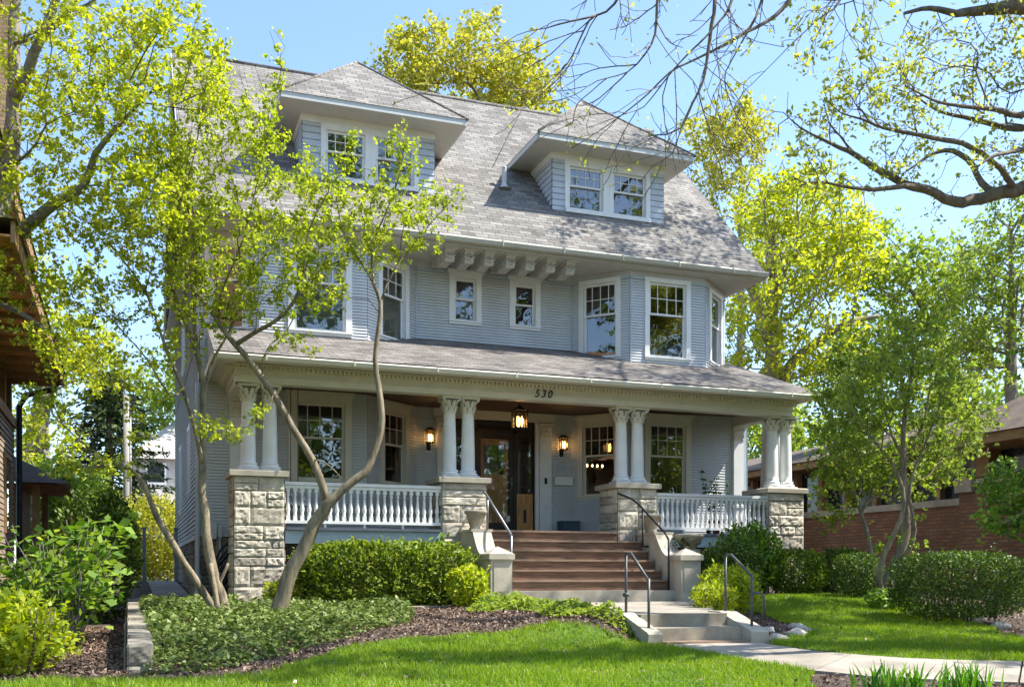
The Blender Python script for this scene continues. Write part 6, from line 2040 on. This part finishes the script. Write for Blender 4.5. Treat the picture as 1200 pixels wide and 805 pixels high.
t = 37
c0 = px(148, HOR, t)
up = thing('utility_pole', (c0[0], c0[1], -.6), 'tall weathered utility pole in front of the far conifer', 'pole')
MB().tube([(c0[0], c0[1], -.6), (c0[0], c0[1], 6.4)], [.13, .10], 10).build('pole', 'pole_wood', up)
MB().tube([(c0[0] + .15, c0[1], 2.4), (c0[0] + .13, c0[1], 5.8)], .035, 6).build('conduit', 'lead_vent', up)
for x_, txt in ((.41, 'blue grey gate post left of the side walk'), (1.24, 'blue grey gate post against the house wall')):
    g_ = thing('gate_post', (x_, 30, -.4), txt, 'post', 'gate posts on the side walk')
    MB().box(x_ - .045, x_ + .045, 29.95, 30.05, -.5, 1.22).build('post', 'gate_paint', g_)
    MB().box(x_ - .06, x_ + .06, 29.93, 30.07, 1.221, 1.27).build('post_cap', 'gate_paint', g_)
gc = thing('garden_chair', (.66, 36.0, -.35), 'white slatted garden chair at the far end of the side walk', 'chair')
m = MB(); m.box(.45, .95, 35.7, 36.2, .0, .04); m.build('seat', 'white_paint', gc)
m = MB()
for k in range(5):
    m.extrude([(36.2, .04), (36.24, .04), (36.5, .85), (36.46, .85)], lambda x, p, q: (x, p, q), .46 + k * .1, .54 + k * .1)
m.build('backrest', 'white_paint', gc)
for xx in (.42, .95):
    MB().box(xx, xx + .05, 35.65, 35.7, -.36, .25).build('leg', 'white_paint', gc); MB().box(xx, xx + .05, 36.3, 36.35, -.36, .1).build('leg', 'white_paint', gc)
    MB().box(xx - .02, xx + .08, 35.6, 36.4, .251, .28).build('armrest', 'white_paint', gc)

# ================================================================== LIGHT, SKY, CAMERA
AZ, EL = math.radians(70), math.radians(54)      # sun: right of and slightly in front of the facade
sv = Vector((math.cos(EL) * math.sin(AZ), -math.cos(EL) * math.cos(AZ), math.sin(EL)))
sl = bpy.data.lights.new('sun', 'SUN')
sl.energy = 3.7; sl.angle = math.radians(.5); sl.color = (1, .95, .86)
so_ = bpy.data.objects.new('sun', sl); COL.objects.link(so_)
so_.rotation_euler = sv.to_track_quat('Z', 'Y').to_euler()
so_.location = (20, -10, 30)
wd_ = bpy.data.worlds.new('World'); SC.world = wd_
wd_.use_nodes = True
nt = wd_.node_tree
bg = nt.nodes['Background']
sky = nt.nodes.new('ShaderNodeTexSky')
sky.sky_type = 'NISHITA'
sky.sun_disc = False
sky.sun_elevation = EL
sky.sun_rotation = math.atan2(sv.x, sv.y)
sky.air_density = 1.0; sky.dust_density = .8; sky.ozone_density = 3.6
nt.links.new(sky.outputs[0], bg.inputs[0])
bg.inputs[1].default_value = .125

cam = bpy.data.cameras.new('camera')
co = bpy.data.objects.new('camera', cam); COL.objects.link(co)
SC.camera = co
co.location = (0, 0, 0)
co.rotation_euler = (PI / 2, 0, -TH)
cam.sensor_width = 36
cam.lens = 36 * FPX / 1200
cam.shift_y = (HOR - 402.5) / 1200
cam.clip_start = .1; cam.clip_end = 2000
SC.view_settings.view_transform = 'Standard'
SC.view_settings.look = 'None'
SC.view_settings.exposure = 1.55
SC.view_settings.gamma = 1
SC.view_settings.use_curve_mapping = False
SC.render.engine = 'CYCLES'
cy_ = SC.cycles
cy_.max_bounces = 9; cy_.diffuse_bounces = 5; cy_.glossy_bounces = 3; cy_.transmission_bounces = 4; cy_.transparent_max_bounces = 8
cy_.use_denoising = True
cy_.caustics_reflective = False; cy_.caustics_refractive = False
